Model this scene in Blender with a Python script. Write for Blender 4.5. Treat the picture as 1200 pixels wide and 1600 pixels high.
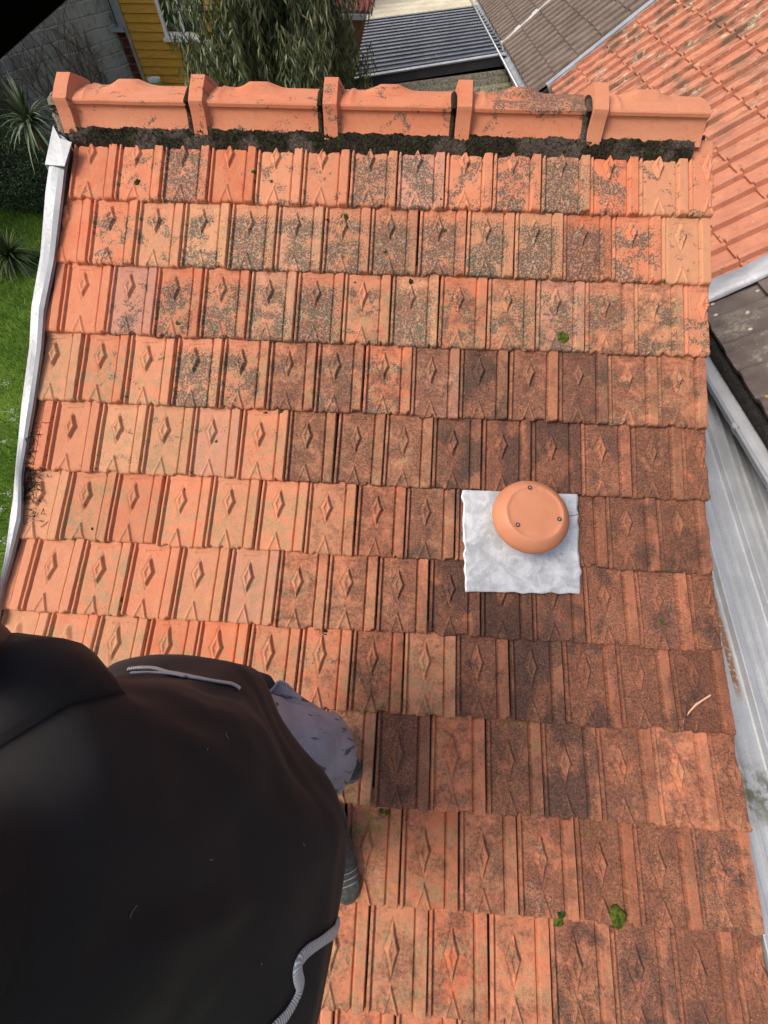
import bpy, math, random
import numpy as np
from mathutils import Vector, Matrix
from mathutils.bvhtree import BVHTree
for o in list(bpy.data.objects): bpy.data.objects.remove(o, do_unlink=True)
SC = bpy.context.scene
COL = SC.collection
R = math.radians
rng = np.random.default_rng(7)
random.seed(7)

# ------------------------------------------------------------------ camera
F = 640.0                                     # focal length in photo pixels (1200 x 1600)
CM = np.array([[0.99834, 0.05002, -0.02851], [0.05756, -0.85571, 0.51425], [0.00133, -0.51504, -0.85717]])
CAM = np.array([0.0, 0.0, 4.2])               # ground is z = 0
def ray(x, y): return CM @ np.array([(x - 600) / F, (y - 800) / F, 1.0])
def atz(x, y, z): r = ray(x, y); return CAM + r * ((z - CAM[2]) / r[2])
def aty(x, y, yy): r = ray(x, y); return CAM + r * ((yy - CAM[1]) / r[1])
def att(x, y, t): return CAM + ray(x, y) * t
cd = bpy.data.cameras.new('camera'); cam = bpy.data.objects.new('camera', cd); COL.objects.link(cam)
mw = Matrix.Identity(4)
for i in range(3):
    mw[i][0] = CM[i, 0]; mw[i][1] = -CM[i, 1]; mw[i][2] = -CM[i, 2]; mw[i][3] = CAM[i]
cam.matrix_world = mw
cd.sensor_width = 36; cd.sensor_fit = 'AUTO'; cd.lens = 36 * F / 1600
cd.clip_start = 0.01; cd.clip_end = 3000
cd.dof.use_dof = True; cd.dof.focus_distance = 1.9; cd.dof.aperture_fstop = 45
SC.camera = cam
# ------------------------------------------------------------------ light
w = bpy.data.worlds.new("World"); SC.world = w; w.use_nodes = True
wn = w.node_tree; bg = wn.nodes['Background']
sky = wn.nodes.new('ShaderNodeTexSky'); sky.sky_type = 'NISHITA'; sky.sun_disc = False
SUN_EL, SUN_AZ = R(52), R(-108)                # azimuth measured from +Y towards +X
sky.sun_elevation = SUN_EL; sky.sun_rotation = SUN_AZ
sky.dust_density = 6.0; sky.air_density = 0.8; sky.ozone_density = 0.6
wn.links.new(sky.outputs[0], bg.inputs[0]); bg.inputs[1].default_value = 0.15
sl = bpy.data.lights.new('sun', 'SUN'); sun = bpy.data.objects.new('sun', sl); COL.objects.link(sun)
sl.energy = 1.45; sl.angle = R(22); sl.color = (1.0, 0.95, 0.88)
sd = Vector((math.cos(SUN_EL) * math.sin(SUN_AZ), math.cos(SUN_EL) * math.cos(SUN_AZ), math.sin(SUN_EL)))
sun.rotation_euler = sd.to_track_quat('Z', 'Y').to_euler(); sun.location = (-6, 5, 20)
vs = SC.view_settings; vs.view_transform = 'Standard'; vs.look = 'None'; vs.exposure = 0.17; vs.gamma = 1
SC.render.engine = 'CYCLES'

# ------------------------------------------------------------------ helpers
ORG = {}
def setmesh(me, V, Fc):
    me.from_pydata([tuple(v) for v in V], [], [tuple(f) for f in Fc]) if not isinstance(V, np.ndarray) else me.from_pydata(V.tolist(), [], Fc if isinstance(Fc, list) else Fc.tolist())
class MB:
    """collects world-space geometry for ONE mesh object"""
    def __init__(s): s.v = []; s.f = []; s.a = {}
    def add(s, V, Fc):
        n = len(s.v); s.v += [tuple(map(float, p)) for p in V]; s.f += [tuple(i + n for i in f) for f in Fc]
    def box(s, c, d, M=None, bevel=0):
        x, y, z = [k / 2 for k in d]
        P = np.array([(a, b, e) for e in (-z, z) for a, b in ((-x, -y), (x, -y), (x, y), (-x, y))])
        if M is not None: P = P @ np.array(M).T
        s.add(P + np.array(c), [(3, 2, 1, 0), (4, 5, 6, 7), (0, 1, 5, 4), (1, 2, 6, 5), (2, 3, 7, 6), (3, 0, 4, 7)])
    def prism(s, poly, off):
        """poly: world points of one face, off: extrusion vector"""
        n = len(poly); P = [np.array(p) for p in poly]; Q = [p + np.array(off) for p in P]
        s.add(P + Q, [tuple(range(n))[::-1], tuple(range(n, 2 * n))] + [(i, (i + 1) % n, n + (i + 1) % n, n + i) for i in range(n)])
    def tube(s, pts, rad, seg=8, flat=1.0, cap=True, up=(0, 0, 1)):
        pts = [np.array(p, float) for p in pts]; n = len(pts)
        rad = [rad] * n if np.isscalar(rad) else rad
        V = []
        up = np.array(up, float)
        for i in range(n):
            t = pts[min(i + 1, n - 1)] - pts[max(i - 1, 0)]; t /= (np.linalg.norm(t) + 1e-9)
            a = np.cross(t, up)
            if np.linalg.norm(a) < .1: a = np.cross(t, (1, 0, 0))
            a /= np.linalg.norm(a); b = np.cross(a, t)
            for k in range(seg):
                th = 2 * math.pi * k / seg
                V.append(pts[i] + rad[i] * (math.cos(th) * a + flat * math.sin(th) * b))
        Fc = [(i * seg + k, i * seg + (k + 1) % seg, (i + 1) * seg + (k + 1) % seg, (i + 1) * seg + k) for i in range(n - 1) for k in range(seg)]
        if cap: Fc += [tuple(range(seg))[::-1], tuple(range((n - 1) * seg, n * seg))]
        s.add(V, Fc)
    def loft(s, rings, closed=True, cap=False):
        n = len(rings[0]); V = [p for r in rings for p in r]; m = n if closed else n - 1
        Fc = [(i * n + k, i * n + (k + 1) % n, (i + 1) * n + (k + 1) % n, (i + 1) * n + k) for i in range(len(rings) - 1) for k in range(m)]
        if cap: Fc += [tuple(range(n))[::-1], tuple(range((len(rings) - 1) * n, len(rings) * n))]
        s.add(V, Fc)
    def grid(s, P):
        """P: array (m,n,3)"""
        m, n = P.shape[:2]
        s.add(P.reshape(-1, 3), [(i * n + j, i * n + j + 1, (i + 1) * n + j + 1, (i + 1) * n + j) for i in range(m - 1) for j in range(n - 1)])
    def build(s, name, mat, parent=None, origin=None, smooth=False, attrs=None):
        return mk(name, np.array(s.v), s.f, mat, parent, origin, smooth, attrs)
def mk(name, V, Fc, mat, parent=None, origin=None, smooth=False, attrs=None):
    V = np.asarray(V, float)
    if origin is None: origin = ORG[parent.name] if parent is not None else np.array([V[:, 0].mean(), V[:, 1].mean(), V[:, 2].min()])
    origin = np.array(origin, float)
    me = bpy.data.meshes.new(name); me.from_pydata((V - origin).tolist(), [], [tuple(f) for f in Fc])
    if attrs:
        for k, val in attrs.items():
            at = me.attributes.new(k, 'FLOAT_VECTOR', 'POINT')
            val = np.asarray(val, float)
            if val.ndim == 1: val = np.tile(val, (len(V), 1))
            at.data.foreach_set('vector', val.astype(np.float32).ravel())
    if smooth: me.polygons.foreach_set('use_smooth', [True] * len(me.polygons))
    if isinstance(mat, (list, tuple)):
        for m in mat: me.materials.append(m)
    else: me.materials.append(mat)
    me.validate(); me.update()
    o = bpy.data.objects.new(name, me); COL.objects.link(o)
    if parent is not None:
        o.parent = parent; o.location = origin - ORG[parent.name]
    else: o.location = origin
    ORG[o.name] = origin
    return o
def tag(o, label=None, cat=None, group=None, kind=None):
    if label: o['label'] = label
    if cat: o['category'] = cat
    if group: o['group'] = group
    if kind: o['kind'] = kind
    return o
def thing(name, loc, label, cat, group=None):
    o = bpy.data.objects.new(name, None); COL.objects.link(o); o.location = tuple(map(float, loc)); o.empty_display_size = .1
    ORG[o.name] = np.array(loc, float)
    return tag(o, label, cat, group)
def smoothstep(x): x = np.clip(x, 0, 1); return x * x * (3 - 2 * x)
def vnoise(P, seed=0):
    """cheap smooth value noise for arrays (...,2)"""
    P = np.asarray(P, float); i = np.floor(P).astype(int); f = P - i; f = f * f * (3 - 2 * f)
    def h(a, b):
        n = (a * 374761393 + b * 668265263 + seed * 982451653) & 0x7fffffff
        n = ((n ^ (n >> 13)) * 1274126177) & 0x7fffffff
        return (n ^ (n >> 16)) % 10007 / 10007.0
    x0, y0 = i[..., 0], i[..., 1]
    a = h(x0, y0); b = h(x0 + 1, y0); c = h(x0, y0 + 1); d = h(x0 + 1, y0 + 1)
    return (a * (1 - f[..., 0]) + b * f[..., 0]) * (1 - f[..., 1]) + (c * (1 - f[..., 0]) + d * f[..., 0]) * f[..., 1]

# ------------------------------------------------------------------ materials
class NT:
    def __init__(s, name, rough=.8, spec=.3, metal=0):
        s.m = bpy.data.materials.new(name); s.m.use_nodes = True; s.t = s.m.node_tree
        s.b = s.t.nodes['Principled BSDF']; s.b.inputs['Roughness'].default_value = rough
        s.b.inputs['Specular IOR Level'].default_value = spec; s.b.inputs['Metallic'].default_value = metal
    def put(s, i, v):
        if v is None: return
        if isinstance(v, bpy.types.NodeSocket): s.t.links.new(v, i)
        elif isinstance(v, (tuple, list)) and len(v) == 3 and i.type == 'RGBA': i.default_value = (*v, 1)
        else: i.default_value = v
    def node(s, ty, **kw):
        n = s.t.nodes.new(ty)
        for k, v in kw.items(): setattr(n, k, v)
        return n
    def attr(s, name):
        n = s.node('ShaderNodeAttribute', attribute_name=name); return n.outputs['Vector']
    def sep(s, v):
        n = s.node('ShaderNodeSeparateXYZ'); s.put(n.inputs[0], v); return n.outputs
    def pos(s): return s.node('ShaderNodeNewGeometry').outputs['Position']
    def nrm(s): return s.node('ShaderNodeNewGeometry').outputs['Normal']
    def obj(s): return s.node('ShaderNodeTexCoord').outputs['Object']
    def vm(s, op, a, b):
        n = s.node('ShaderNodeVectorMath', operation=op); s.put(n.inputs[0], a); s.put(n.inputs[1], b); return n.outputs[0]
    def noise(s, vec, scale, detail=3, rough=.55, dist=0):
        n = s.node('ShaderNodeTexNoise'); s.put(n.inputs['Vector'], vec); n.inputs['Scale'].default_value = scale
        n.inputs['Detail'].default_value = detail; n.inputs['Roughness'].default_value = rough; n.inputs['Distortion'].default_value = dist
        return n.outputs['Fac']
    def vor(s, vec, scale, feature='F1', rnd=1):
        n = s.node('ShaderNodeTexVoronoi', feature=feature); s.put(n.inputs['Vector'], vec); n.inputs['Scale'].default_value = scale
        n.inputs['Randomness'].default_value = rnd; return n.outputs['Distance'], (n.outputs['Color'] if feature != 'DISTANCE_TO_EDGE' else None)
    def ma(s, op, a, b=None, c=None, clamp=False):
        n = s.node('ShaderNodeMath', operation=op, use_clamp=clamp); s.put(n.inputs[0], a)
        if b is not None: s.put(n.inputs[1], b)
        if c is not None: s.put(n.inputs[2], c)
        return n.outputs[0]
    def ss(s, v, lo, hi, a=0., b=1.):
        n = s.node('ShaderNodeMapRange', interpolation_type='SMOOTHSTEP'); s.put(n.inputs[0], v); s.put(n.inputs[1], lo); s.put(n.inputs[2], hi)
        s.put(n.inputs[3], a); s.put(n.inputs[4], b); return n.outputs[0]
    def ramp(s, f, st):
        n = s.node('ShaderNodeValToRGB'); s.put(n.inputs[0], f); e = n.color_ramp.elements
        while len(e) < len(st): e.new(.5)
        for k, (p, c) in enumerate(st): e[k].position = p; e[k].color = (*c, 1)
        return n.outputs[0]
    def mix(s, f, a, b, bl='MIX'):
        n = s.node('ShaderNodeMix', data_type='RGBA', blend_type=bl); s.put(n.inputs[0], f); s.put(n.inputs[6], a); s.put(n.inputs[7], b); return n.outputs[2]
    def bump(s, h, st=.4, d=.01, nrm=None):
        n = s.node('ShaderNodeBump'); n.inputs['Strength'].default_value = st; n.inputs['Distance'].default_value = d
        s.put(n.inputs['Height'], h)
        if nrm is not None: s.put(n.inputs['Normal'], nrm)
        s.put(s.b.inputs['Normal'], n.outputs[0]); return n.outputs[0]
    def col(s, c): s.put(s.b.inputs['Base Color'], c); return s
    def rough(s, c): s.put(s.b.inputs['Roughness'], c); return s

def simple(name, c1, c2, scale=10, rough=.8, spec=.3, metal=0, bump=.2, bscale=None, detail=5, bd=.005):
    n = NT(name, rough, spec, metal); p = n.pos(); f = n.noise(p, scale, detail, .6)
    n.col(n.mix(n.ss(f, .3, .7), c1, c2))
    if bump: n.bump(n.noise(p, bscale or scale * 4, 4, .6), bump, bd)
    return n.m

def clay(name='fired_clay'):
    n = NT(name, .82, .25)
    tl = n.attr('tl'); tone = n.sep(n.attr('tone')); hue = n.sep(n.attr('hue'))
    lich, age, sand = tone[0], tone[1], tone[2]; hu, bri, yel = hue[0], hue[1], hue[2]
    st = n.vm('MULTIPLY', tl, (1, .55, 1))
    big = n.noise(tl, 9, 4, .6); mid = n.noise(tl, 34, 4, .6); fine = n.noise(tl, 150, 3, .65); vfine = n.noise(tl, 420, 2, .6)
    loc = n.sep(n.attr('loc'))           # 0..1 across and along the tile
    base = n.ramp(hu, [(0, (.60, .170, .078)), (.3, (.62, .228, .122)), (.55, (.61, .262, .142)), (.8, (.59, .295, .158)), (1, (.53, .245, .175))])
    base = n.mix(n.ss(big, .35, .65, 0., .45), base, (.64, .28, .155))
    base = n.mix(n.ss(fine, .58, .70, 0, .35), base, (.44, .22, .11))
    base = n.mix(n.ss(mid, .35, .75, 0, .34), base, n.mix(.5, base, (.40, .15, .08)))
    head = n.ss(loc[1], .16, .42, .35, 1.)
    panel = n.ss(n.ma('ABSOLUTE', n.ma('SUBTRACT', loc[0], .42)), .46, .34, .62, 1.)
    # fine cream / olive grains
    d0, _ = n.vor(tl, 300)
    sf = n.ma('MULTIPLY', n.ma('MULTIPLY', n.ss(n.ma('ADD', n.ma('MULTIPLY', n.noise(tl, 20, 4, .65), .75), n.ma('MULTIPLY', big, .25)), .34, .62), n.ss(sand, -.12, .70, 0, 1.0)), head)
    smk = n.ss(n.ma('SUBTRACT', sf, n.ma('MULTIPLY', d0, 1.15)), -.12, .20)
    sandc = n.mix(n.ss(vfine, .35, .65), (.23, .165, .075), (.50, .36, .20))
    c = n.mix(n.ma('MULTIPLY', smk, .72), base, sandc)
    # grey-green lichen: patches that dissolve into dots
    d1, dc = n.vor(tl, 125); d1b, _ = n.vor(n.vm('ADD', tl, (.3, .2, .1)), 240)
    lf = n.ma('MULTIPLY', n.ss(n.ma('ADD', n.ma('MULTIPLY', n.noise(tl, 11, 3, .6, .5), .7), n.ma('MULTIPLY', n.noise(tl, 45, 4, .7), .3)), n.ma('SUBTRACT', .56, n.ma('MULTIPLY', lich, .36)), n.ma('SUBTRACT', .70, n.ma('MULTIPLY', lich, .26))), n.ma('MULTIPLY', head, panel))
    lf = n.ma('MULTIPLY', lf, n.ss(lich, 0, .12))
    lm = n.ma('MAXIMUM', n.ss(n.ma('SUBTRACT', lf, n.ma('MULTIPLY', d1, 1.55)), 0, .10), n.ss(n.ma('SUBTRACT', n.ma('MULTIPLY', lf, .9), n.ma('MULTIPLY', d1b, 1.7)), 0, .10))
    lmk = n.ma('MULTIPLY', lm, n.ss(fine, .30, .46, .25, 1.))
    cell = n.sep(dc)[0]
    lc = n.mix(n.ss(n.noise(tl, 200, 3, .7), .42, .66), (.042, .042, .032), (.18, .16, .12))
    lc = n.mix(n.ss(cell, .3, .8, 0, .75), lc, (.090, .098, .082))
    lc = n.mix(n.ss(cell, .88, .92, 0, .8), lc, (.36, .33, .25))
    c = n.mix(n.ma('MULTIPLY', lmk, .88), c, lc)
    # brown weathering with orange worm tracks
    ab = n.ma('ADD', n.ma('MULTIPLY', n.noise(tl, 12, 5, .65, .5), .62), n.ma('MULTIPLY', n.noise(tl, 80, 4, .7), .38))
    amk = n.ss(n.ma('ADD', ab, n.ma('MULTIPLY', age, .46)), .56, .80)
    amk = n.ma('MULTIPLY', amk, n.ss(age, .02, .25))
    amk = n.ma('MULTIPLY', amk, n.ss(loc[0], .74, .80, 1., .86))
    amk = n.ma('MULTIPLY', amk, n.ss(mid, .62, .78, 1., .7))
    amk = n.ma('MULTIPLY', amk, n.ss(n.ma('ADD', loc[2], n.ma('MULTIPLY', n.ma('SUBTRACT', fine, .5), 1.2)), .25, 1.0, 1., n.ss(n.noise(tl, 7, 3, .6), .4, .6, .62, .95)))
    brown = n.mix(n.ss(n.noise(tl, 110, 4, .75), .40, .60), (.060, .030, .023), (.27, .100, .056))
    brown = n.mix(n.ss(n.noise(n.vm('ADD', tl, (7, 7, 7)), 24, 4, .65), .5, .65, 0, .65), brown, (.080, .052, .042))
    brown = n.mix(n.ss(vfine, .56, .64, 0, .85), brown, (.50, .27, .17))
    brown = n.mix(n.ss(d0, .14, .07, 0, .6), brown, (.035, .022, .018))
    wv = n.noise(tl, 62, 2, .5, 1.8)
    track = n.ma('SUBTRACT', 1, n.ss(n.ma('ABSOLUTE', n.ma('SUBTRACT', wv, .5)), .010, .036))
    track = n.ma('MULTIPLY', track, n.ss(n.noise(n.vm('ADD', tl, (4, 4, 1)), 9, 3, .6), .50, .62))
    brown = n.mix(n.ma('MULTIPLY', track, .75), brown, (.60, .25, .13))
    c = n.mix(n.ma('MULTIPLY', amk, .90), c, brown)
    blk = n.ma('MULTIPLY', n.ss(n.ma('ADD', n.ma('ADD', n.ma('MULTIPLY', n.noise(n.vm('MULTIPLY', tl, (1, .6, 1)), 9, 3, .6, .3), .75), n.ma('MULTIPLY', fine, .25)), n.ma('ADD', n.ma('MULTIPLY', age, .12), n.ma('MULTIPLY', n.ss(yel, 0., -1.), .095))), .60, .70), n.ss(n.ma('ADD', age, n.ss(yel, 0., -.5)), .45, .8))
    c = n.mix(n.ma('MULTIPLY', blk, n.ss(n.noise(tl, 130, 4, .75), .36, .56, .95, .45)), c, n.mix(n.ss(vfine, .4, .6), (.024, .020, .020), (.085, .060, .052)))
    # small dark pits, pale specks, yellow-green algae
    d, _ = n.vor(tl, 75); pit = n.ma('MULTIPLY', n.ss(d, .16, .10), n.ss(mid, .48, .58)); c = n.mix(n.ma('MULTIPLY', pit, .8), c, (.06, .04, .03))
    d2, _ = n.vor(n.vm('ADD', tl, (3.1, 1.7, .4)), 48); pale = n.ma('MULTIPLY', n.ss(d2, .12, .07), n.ss(n.noise(tl, 8, 2), .54, .62)); c = n.mix(n.ma('MULTIPLY', pale, .7), c, (.62, .50, .38))
    ym = n.ma('MULTIPLY', n.ss(n.ma('ADD', n.ma('ADD', n.ma('MULTIPLY', n.noise(n.vm('ADD', tl, (9, 2, 4)), 16, 4, .6), .7), n.ma('MULTIPLY', fine, .35)), n.ma('MULTIPLY', yel, .12)), .60, .74), n.ma('MULTIPLY', n.ss(yel, 0, .8), n.ss(loc[1], .6, .2, .25, 1.)))
    c = n.mix(n.ma('MULTIPLY', ym, .7), c, n.mix(n.ss(fine, .4, .6), (.24, .19, .04), (.13, .20, .025)))
    bb = n.node('ShaderNodeCombineColor'); [n.put(bb.inputs[k], bri) for k in range(3)]
    c = n.mix(1, c, bb.outputs[0], 'MULTIPLY')
    n.col(c)
    n.bump(n.ma('ADD', n.ma('MULTIPLY', fine, .6), n.ma('ADD', n.ma('MULTIPLY', vfine, .3), n.ma('MULTIPLY', lmk, .25))), .55, .003)
    return n.m
M = {}
M['clay'] = clay()
M['wood'] = simple('dark_timber', (.05, .035, .025), (.09, .06, .04), 8)
M['render'] = simple('wall_render', (.42, .39, .34), (.52, .49, .44), 3, bump=.3, bscale=60)

# ------------------------------------------------------------------ the main roof: surface curve
RV = np.array([0.0, 0.32, 0.645, 0.984, 1.324, 1.645, 1.977, 2.284, 2.637, 2.974, 3.299])
RY = np.array([2.406, 2.13, 1.849, 1.553, 1.253, 0.963, 0.655, 0.367, 0.031, -0.289, -0.597])
RZ = np.array([-0.798, -0.961, -1.123, -1.287, -1.448, -1.585, -1.711, -1.816, -1.924, -2.028, -2.134]) - .006
TW = .222
def X0(v): return np.interp(v, [0, 2, 2.3, 2.6, 3.3], [-1.758, -1.753, -1.742, -1.727, -1.708])
def S(v):
    v = np.asarray(v, float)
    a, b = R(30.5), R(19)
    y = np.where(v < 0, RY[0] - v * math.cos(a), np.where(v > RV[-1], RY[-1] - (v - RV[-1]) * math.cos(b), np.interp(v, RV, RY)))
    z = np.where(v < 0, RZ[0] - v * math.sin(a), np.where(v > RV[-1], RZ[-1] - (v - RV[-1]) * math.sin(b), np.interp(v, RV, RZ)))
    return y, z + CAM[2]
def frame(v):
    y0, z0 = S(v - .06); y1, z1 = S(v + .06); t = np.array([0, y1 - y0, z1 - z0]); t /= np.linalg.norm(t)
    return t, np.array([0, -t[2], t[1]]) * (1 if t[1] < 0 else -1) * -1
_VS = np.arange(-.3, 3.9, .002); _YY, _ZZ = S(_VS)
_FN = np.array([frame(v)[1] for v in _VS])
def onroof(x, y, lift=.02):
    """world point where the photo ray meets the roof curve"""
    r = ray(x, y); Q = np.stack([_VS * 0, _YY, _ZZ], -1) + _FN * lift
    e = np.abs(r[1] * (Q[:, 2] - CAM[2]) - r[2] * Q[:, 1]); i = int(np.argmin(e)); q = Q[i].copy(); q[0] = r[0] * (q[2] - CAM[2]) / r[2]
    return q, _VS[i]

NOSE = [0.234, 0.548, 0.882, 1.208, 1.538, 1.856, 2.176, 2.497, 2.832, 3.160, 3.487, 3.815]
DIAM = list(RV) + [3.63]
roof = thing('tiled_roof', (0, 2.55, 2.2), 'large weathered orange clay tile roof slope filling the photo below its ridge', 'roof')

def tile_height(a, b, L, gauge, dc, hw, hl, style, big_row=False):
    """relief of an interlocking lozenge tile; a across (m), b from tail to nose (m)"""
    be = L - gauge
    ss = smoothstep
    h = np.zeros_like(a)
    h += .007 * ss((a - .003) / .003) * (1 - ss((a - .0125) / .004))            # left rim
    h -= .0055 * np.exp(-((a - .0197) / .0034) ** 2)                            # groove beside it
    h -= .0085 * np.exp(-((a - .1700) / .0034) ** 2)                             # groove before the rib
    rib = ss((a - .1725) / .005) * (1 - ss((a - .2135) / .004)); h += .0095 * rib
    pan = ss((a - .022) / .004) * (1 - ss((a - .163) / .004))
    top = ss((b - be - .008) / .008)
    h += .0040 * (1 - top) * ss((a - .015) / .004) * (1 - ss((a - .170) / .004))   # raised head of the panel
    # lozenge with pinched tips
    da = np.abs(a - .0877) / hw; db = np.abs(b - dc) / hl
    d = da ** .85 + db ** .85
    loz = ss((1.08 - d) / .30); inner = ss((.62 - d) / .25)
    h += (.0115 * loz - .0050 * inner) * (style[0])
    h -= .0030 * np.exp(-((d - 1.20) / .10) ** 2) * (db < 1.2)
    # triangle at the nose
    tb = (b - (L - .088)) / .088; tw = .031 * np.clip(tb, 0, 1)
    e = tw - np.abs(a - .0877); tri = ss(e / .005 + .2) * (tb > 0)
    h += .0080 * tri * style[1] - .0045 * ss((e - .005) / .005) * (tb > 0)
    if style[2] > .5:     # thin bar at the head
        h += .0045 * ss((.0032 - np.abs(b - be - .020)) / .0018) * ss((.040 - np.abs(a - .088)) / .004)
        h -= .0035 * ss((.0024 - np.abs(b - be - .029)) / .0016) * ss((.030 - np.abs(a - .088)) / .004)
    elif style[2] < -.5:  # scrolls at the head
        for s_ in (-1, 1):
            rr = np.hypot((a - .0877 - s_ * .030) / 1.0, (b - be - .004) / 1.0)
            h += .0030 * np.exp(-((rr - .030) / .0028) ** 2) * (b > be + .006)
    h = np.where(h < 0, h * (1.35 if big_row else 1.0), h * (1.15 if big_row else 1.0))
    # nose roll
    e = np.clip((L - b) / .014, 0, 1); h -= .010 * (1 - np.sqrt(np.clip(1 - (1 - e) ** 2, 0, 1)))
    h += .0022 * ss((b - (L - .030)) / .012) * (1 - tri) * pan * np.cos((a - .0877) / .022) * .6
    return h
def tile_mesh(row, k, a0=0., a1=1., seed=0, broken=0, res=.0036):
    nv = NOSE[row]; prev = NOSE[row - 1] if row else -.075
    gauge = nv - prev; L = gauge + .055
    dcv = DIAM[row]; dc = L - (nv - dcv)
    big = row >= 7
    style = (random.uniform(.75, 1.1), random.uniform(.7, 1.1), (-1 if (row in (8, 9) and random.random() < .6) else (1 if row < 8 and random.random() < .85 else 0)))
    hw = .0245 * random.uniform(.95, 1.05); hl = (.066 if not big else .078) * random.uniform(.94, 1.06)
    aa = np.arange(.0015 + a0 * TW if a0 == 0 else a0 * TW, (TW - .0035) if a1 == 1 else a1 * TW, res)
    lines = [.003, .006, .0125, .0165, .0195, .163, .167, .1705, .1725, .1775, .2135, .2175]
    aa = np.unique(np.round(np.concatenate([aa, [l for l in lines if a0 * TW < l < a1 * TW]]), 5))
    bb = np.unique(np.round(np.concatenate([np.arange(0, L - .014, res * 1.15), L - .014 * (1 - np.sin(np.linspace(0, math.pi / 2, 6)))]), 5))
    A, B = np.meshgrid(aa, bb, indexing='ij')
    H = tile_height(A, B, L, gauge, dc, hw, hl, style, row >= 3)
    H += (vnoise(np.stack([A * 30, B * 22], -1), seed) - .5) * .0022 + (vnoise(np.stack([A * 110, B * 90], -1), seed + 5) - .5) * .0010
    # worn outline
    wob = (vnoise(np.stack([A * 60, B * 0 + seed], -1), seed) - .5) * .006 - np.clip(vnoise(np.stack([A * 38, B * 0 + seed * 3], -1), seed + 9) - .72, 0, 1) * .045
    Bw = B + wob * smoothstep((B - L + .03) / .03)
    # right edge chips on the cut / verge tiles
    if broken:
        edge = a1 * TW
        ch = vnoise(np.stack([A * 0 + seed, B * 15], -1), seed + 3); amt = np.clip(ch - .55, 0, 1) * .05 * broken
        A = A - amt * smoothstep((A - edge + .05) / .05)
    x0 = X0(nv) + (k - .395) * TW
    jx, jy, jr, jz = random.gauss(0, .0012), random.gauss(0, .0022), random.gauss(0, .0045), random.uniform(-.0015, .0025)
    yN, zN = S(nv); yT, zT = S(nv - L); tN, nN = frame(nv)
    PN = np.array([0, yN, zN]) + nN * .030; PT = np.array([0, yT, zT]) + nN * .004
    t = (PN - PT); Lr = np.linalg.norm(t); t = t / Lr; n = np.array([0, -t[2], t[1]]); n = n if n[2] > 0 else -n
    la = A - .5 * TW; lb = Bw - L * .8
    A2 = la * math.cos(jr) - lb * math.sin(jr) + .5 * TW + jx; B2 = la * math.sin(jr) + lb * math.cos(jr) + L * .8 + jy
    tilt = random.gauss(0, .006)
    P = PT + t * (B2 + (Lr - L))[..., None] + n * (H + jz + tilt * la)[..., None]; P[..., 0] += x0 + A2
    m, q = A.shape
    V = P.reshape(-1, 3); T = np.stack([A, B, H * 0], -1).reshape(-1, 3); HH = H.reshape(-1) * 100
    idx = np.arange(m * q).reshape(m, q)
    Fc = np.stack([idx[:-1, :-1], idx[1:, :-1], idx[1:, 1:], idx[:-1, 1:]], -1).reshape(-1, 4).tolist()
    per = list(idx[:, 0]) + list(idx[-1, 1:]) + list(idx[-2::-1, -1]) + list(idx[0, -2:0:-1])
    nb = len(V); down = V[per] - n * .017; V = np.vstack([V, down]); T = np.vstack([T, T[per] + (0, 0, .017)])
    for i in range(len(per)):
        j = (i + 1) % len(per); Fc.append([per[j], per[i], nb + i, nb + j])
    Lc = T / np.array([TW, L, 1.]); Lc[:, 2] = -.5; Lc[:len(HH), 2] = HH
    T = T + np.array([seed * 1.37, seed * .71, seed * .33])
    return V, Fc, T, Lc
def D(s): return [int(c) / 9 for c in s]
#        lichen            age               sand
TONE = [('13823265457424', '00100011112100', '13312222222111'),
        ('04348678766852', '00001112211210', '03445644443231'),
        ('003566837556554', '000112223333331', '012457676655553'),
        ('11265454322243', '00022443576644', '56477667464555'),
        ('001211121421121', '000011555668865', '024544666532233'),
        ('00000011111000', '01000124699977', '09344533321222'),
        ('000000001111000', '000001345699777', '017434654322222'),
        ('00000010000000', '00000224279878', '27744656522122'),
        ('000000001111000', '222222236468644', '444444454332333'),
        ('00000000112111', '33333333344555', '44444444443333'),
        ('000000000002110', '333333333434665', '666666666654333'),
        ('00000000111211', '33333333344554', '33333333333333')]
YEL = {(4, 10): -.9, (4, 11): -.7, (4, 9): -.4, (6, 9): -1, (6, 10): -1, (6, 11): -.5, (7, 10): -1, (7, 9): -.4, (8, 11): -1, (3, 9): -.5, (5, 12): -.5, (9, 13): -.4, (10, 12): -.5, (10, 11): -.4, (0, 3): -.5, (1, 11): -.4, (7, 7): -.4, (5, 8): -.3, (0, 2): .5, (1, 8): .35, (9, 7): .75, (9, 8): .5, (9, 9): .35, (8, 10): .5, (6, 13): .4, (5, 1): .45, (8, 9): .3, (10, 10): .3, (9, 11): .35}
tiles = []; hidden = [[], [], [], [], []]
def hid(x, v):     # under the jacket or outside the frame: nothing of it shows
    y, z = S(v); p = np.array([x, y, z]) - CAM; c = CM.T @ p; X = 600 + F * c[0] / c[2]; Y = 800 + F * c[1] / c[2]
    if X < -40 or X > 1240 or Y > 1640: return True
    if v > 2.2 and X < 470 and Y > 1075 + max(0, X - 340) * .9: return True
    if X < 500 and Y > 1180: return True
    return X < 130 and Y > 1010
hv, hf, ht, ho, hh, hl_ = [], [], [], [], [], []
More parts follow.
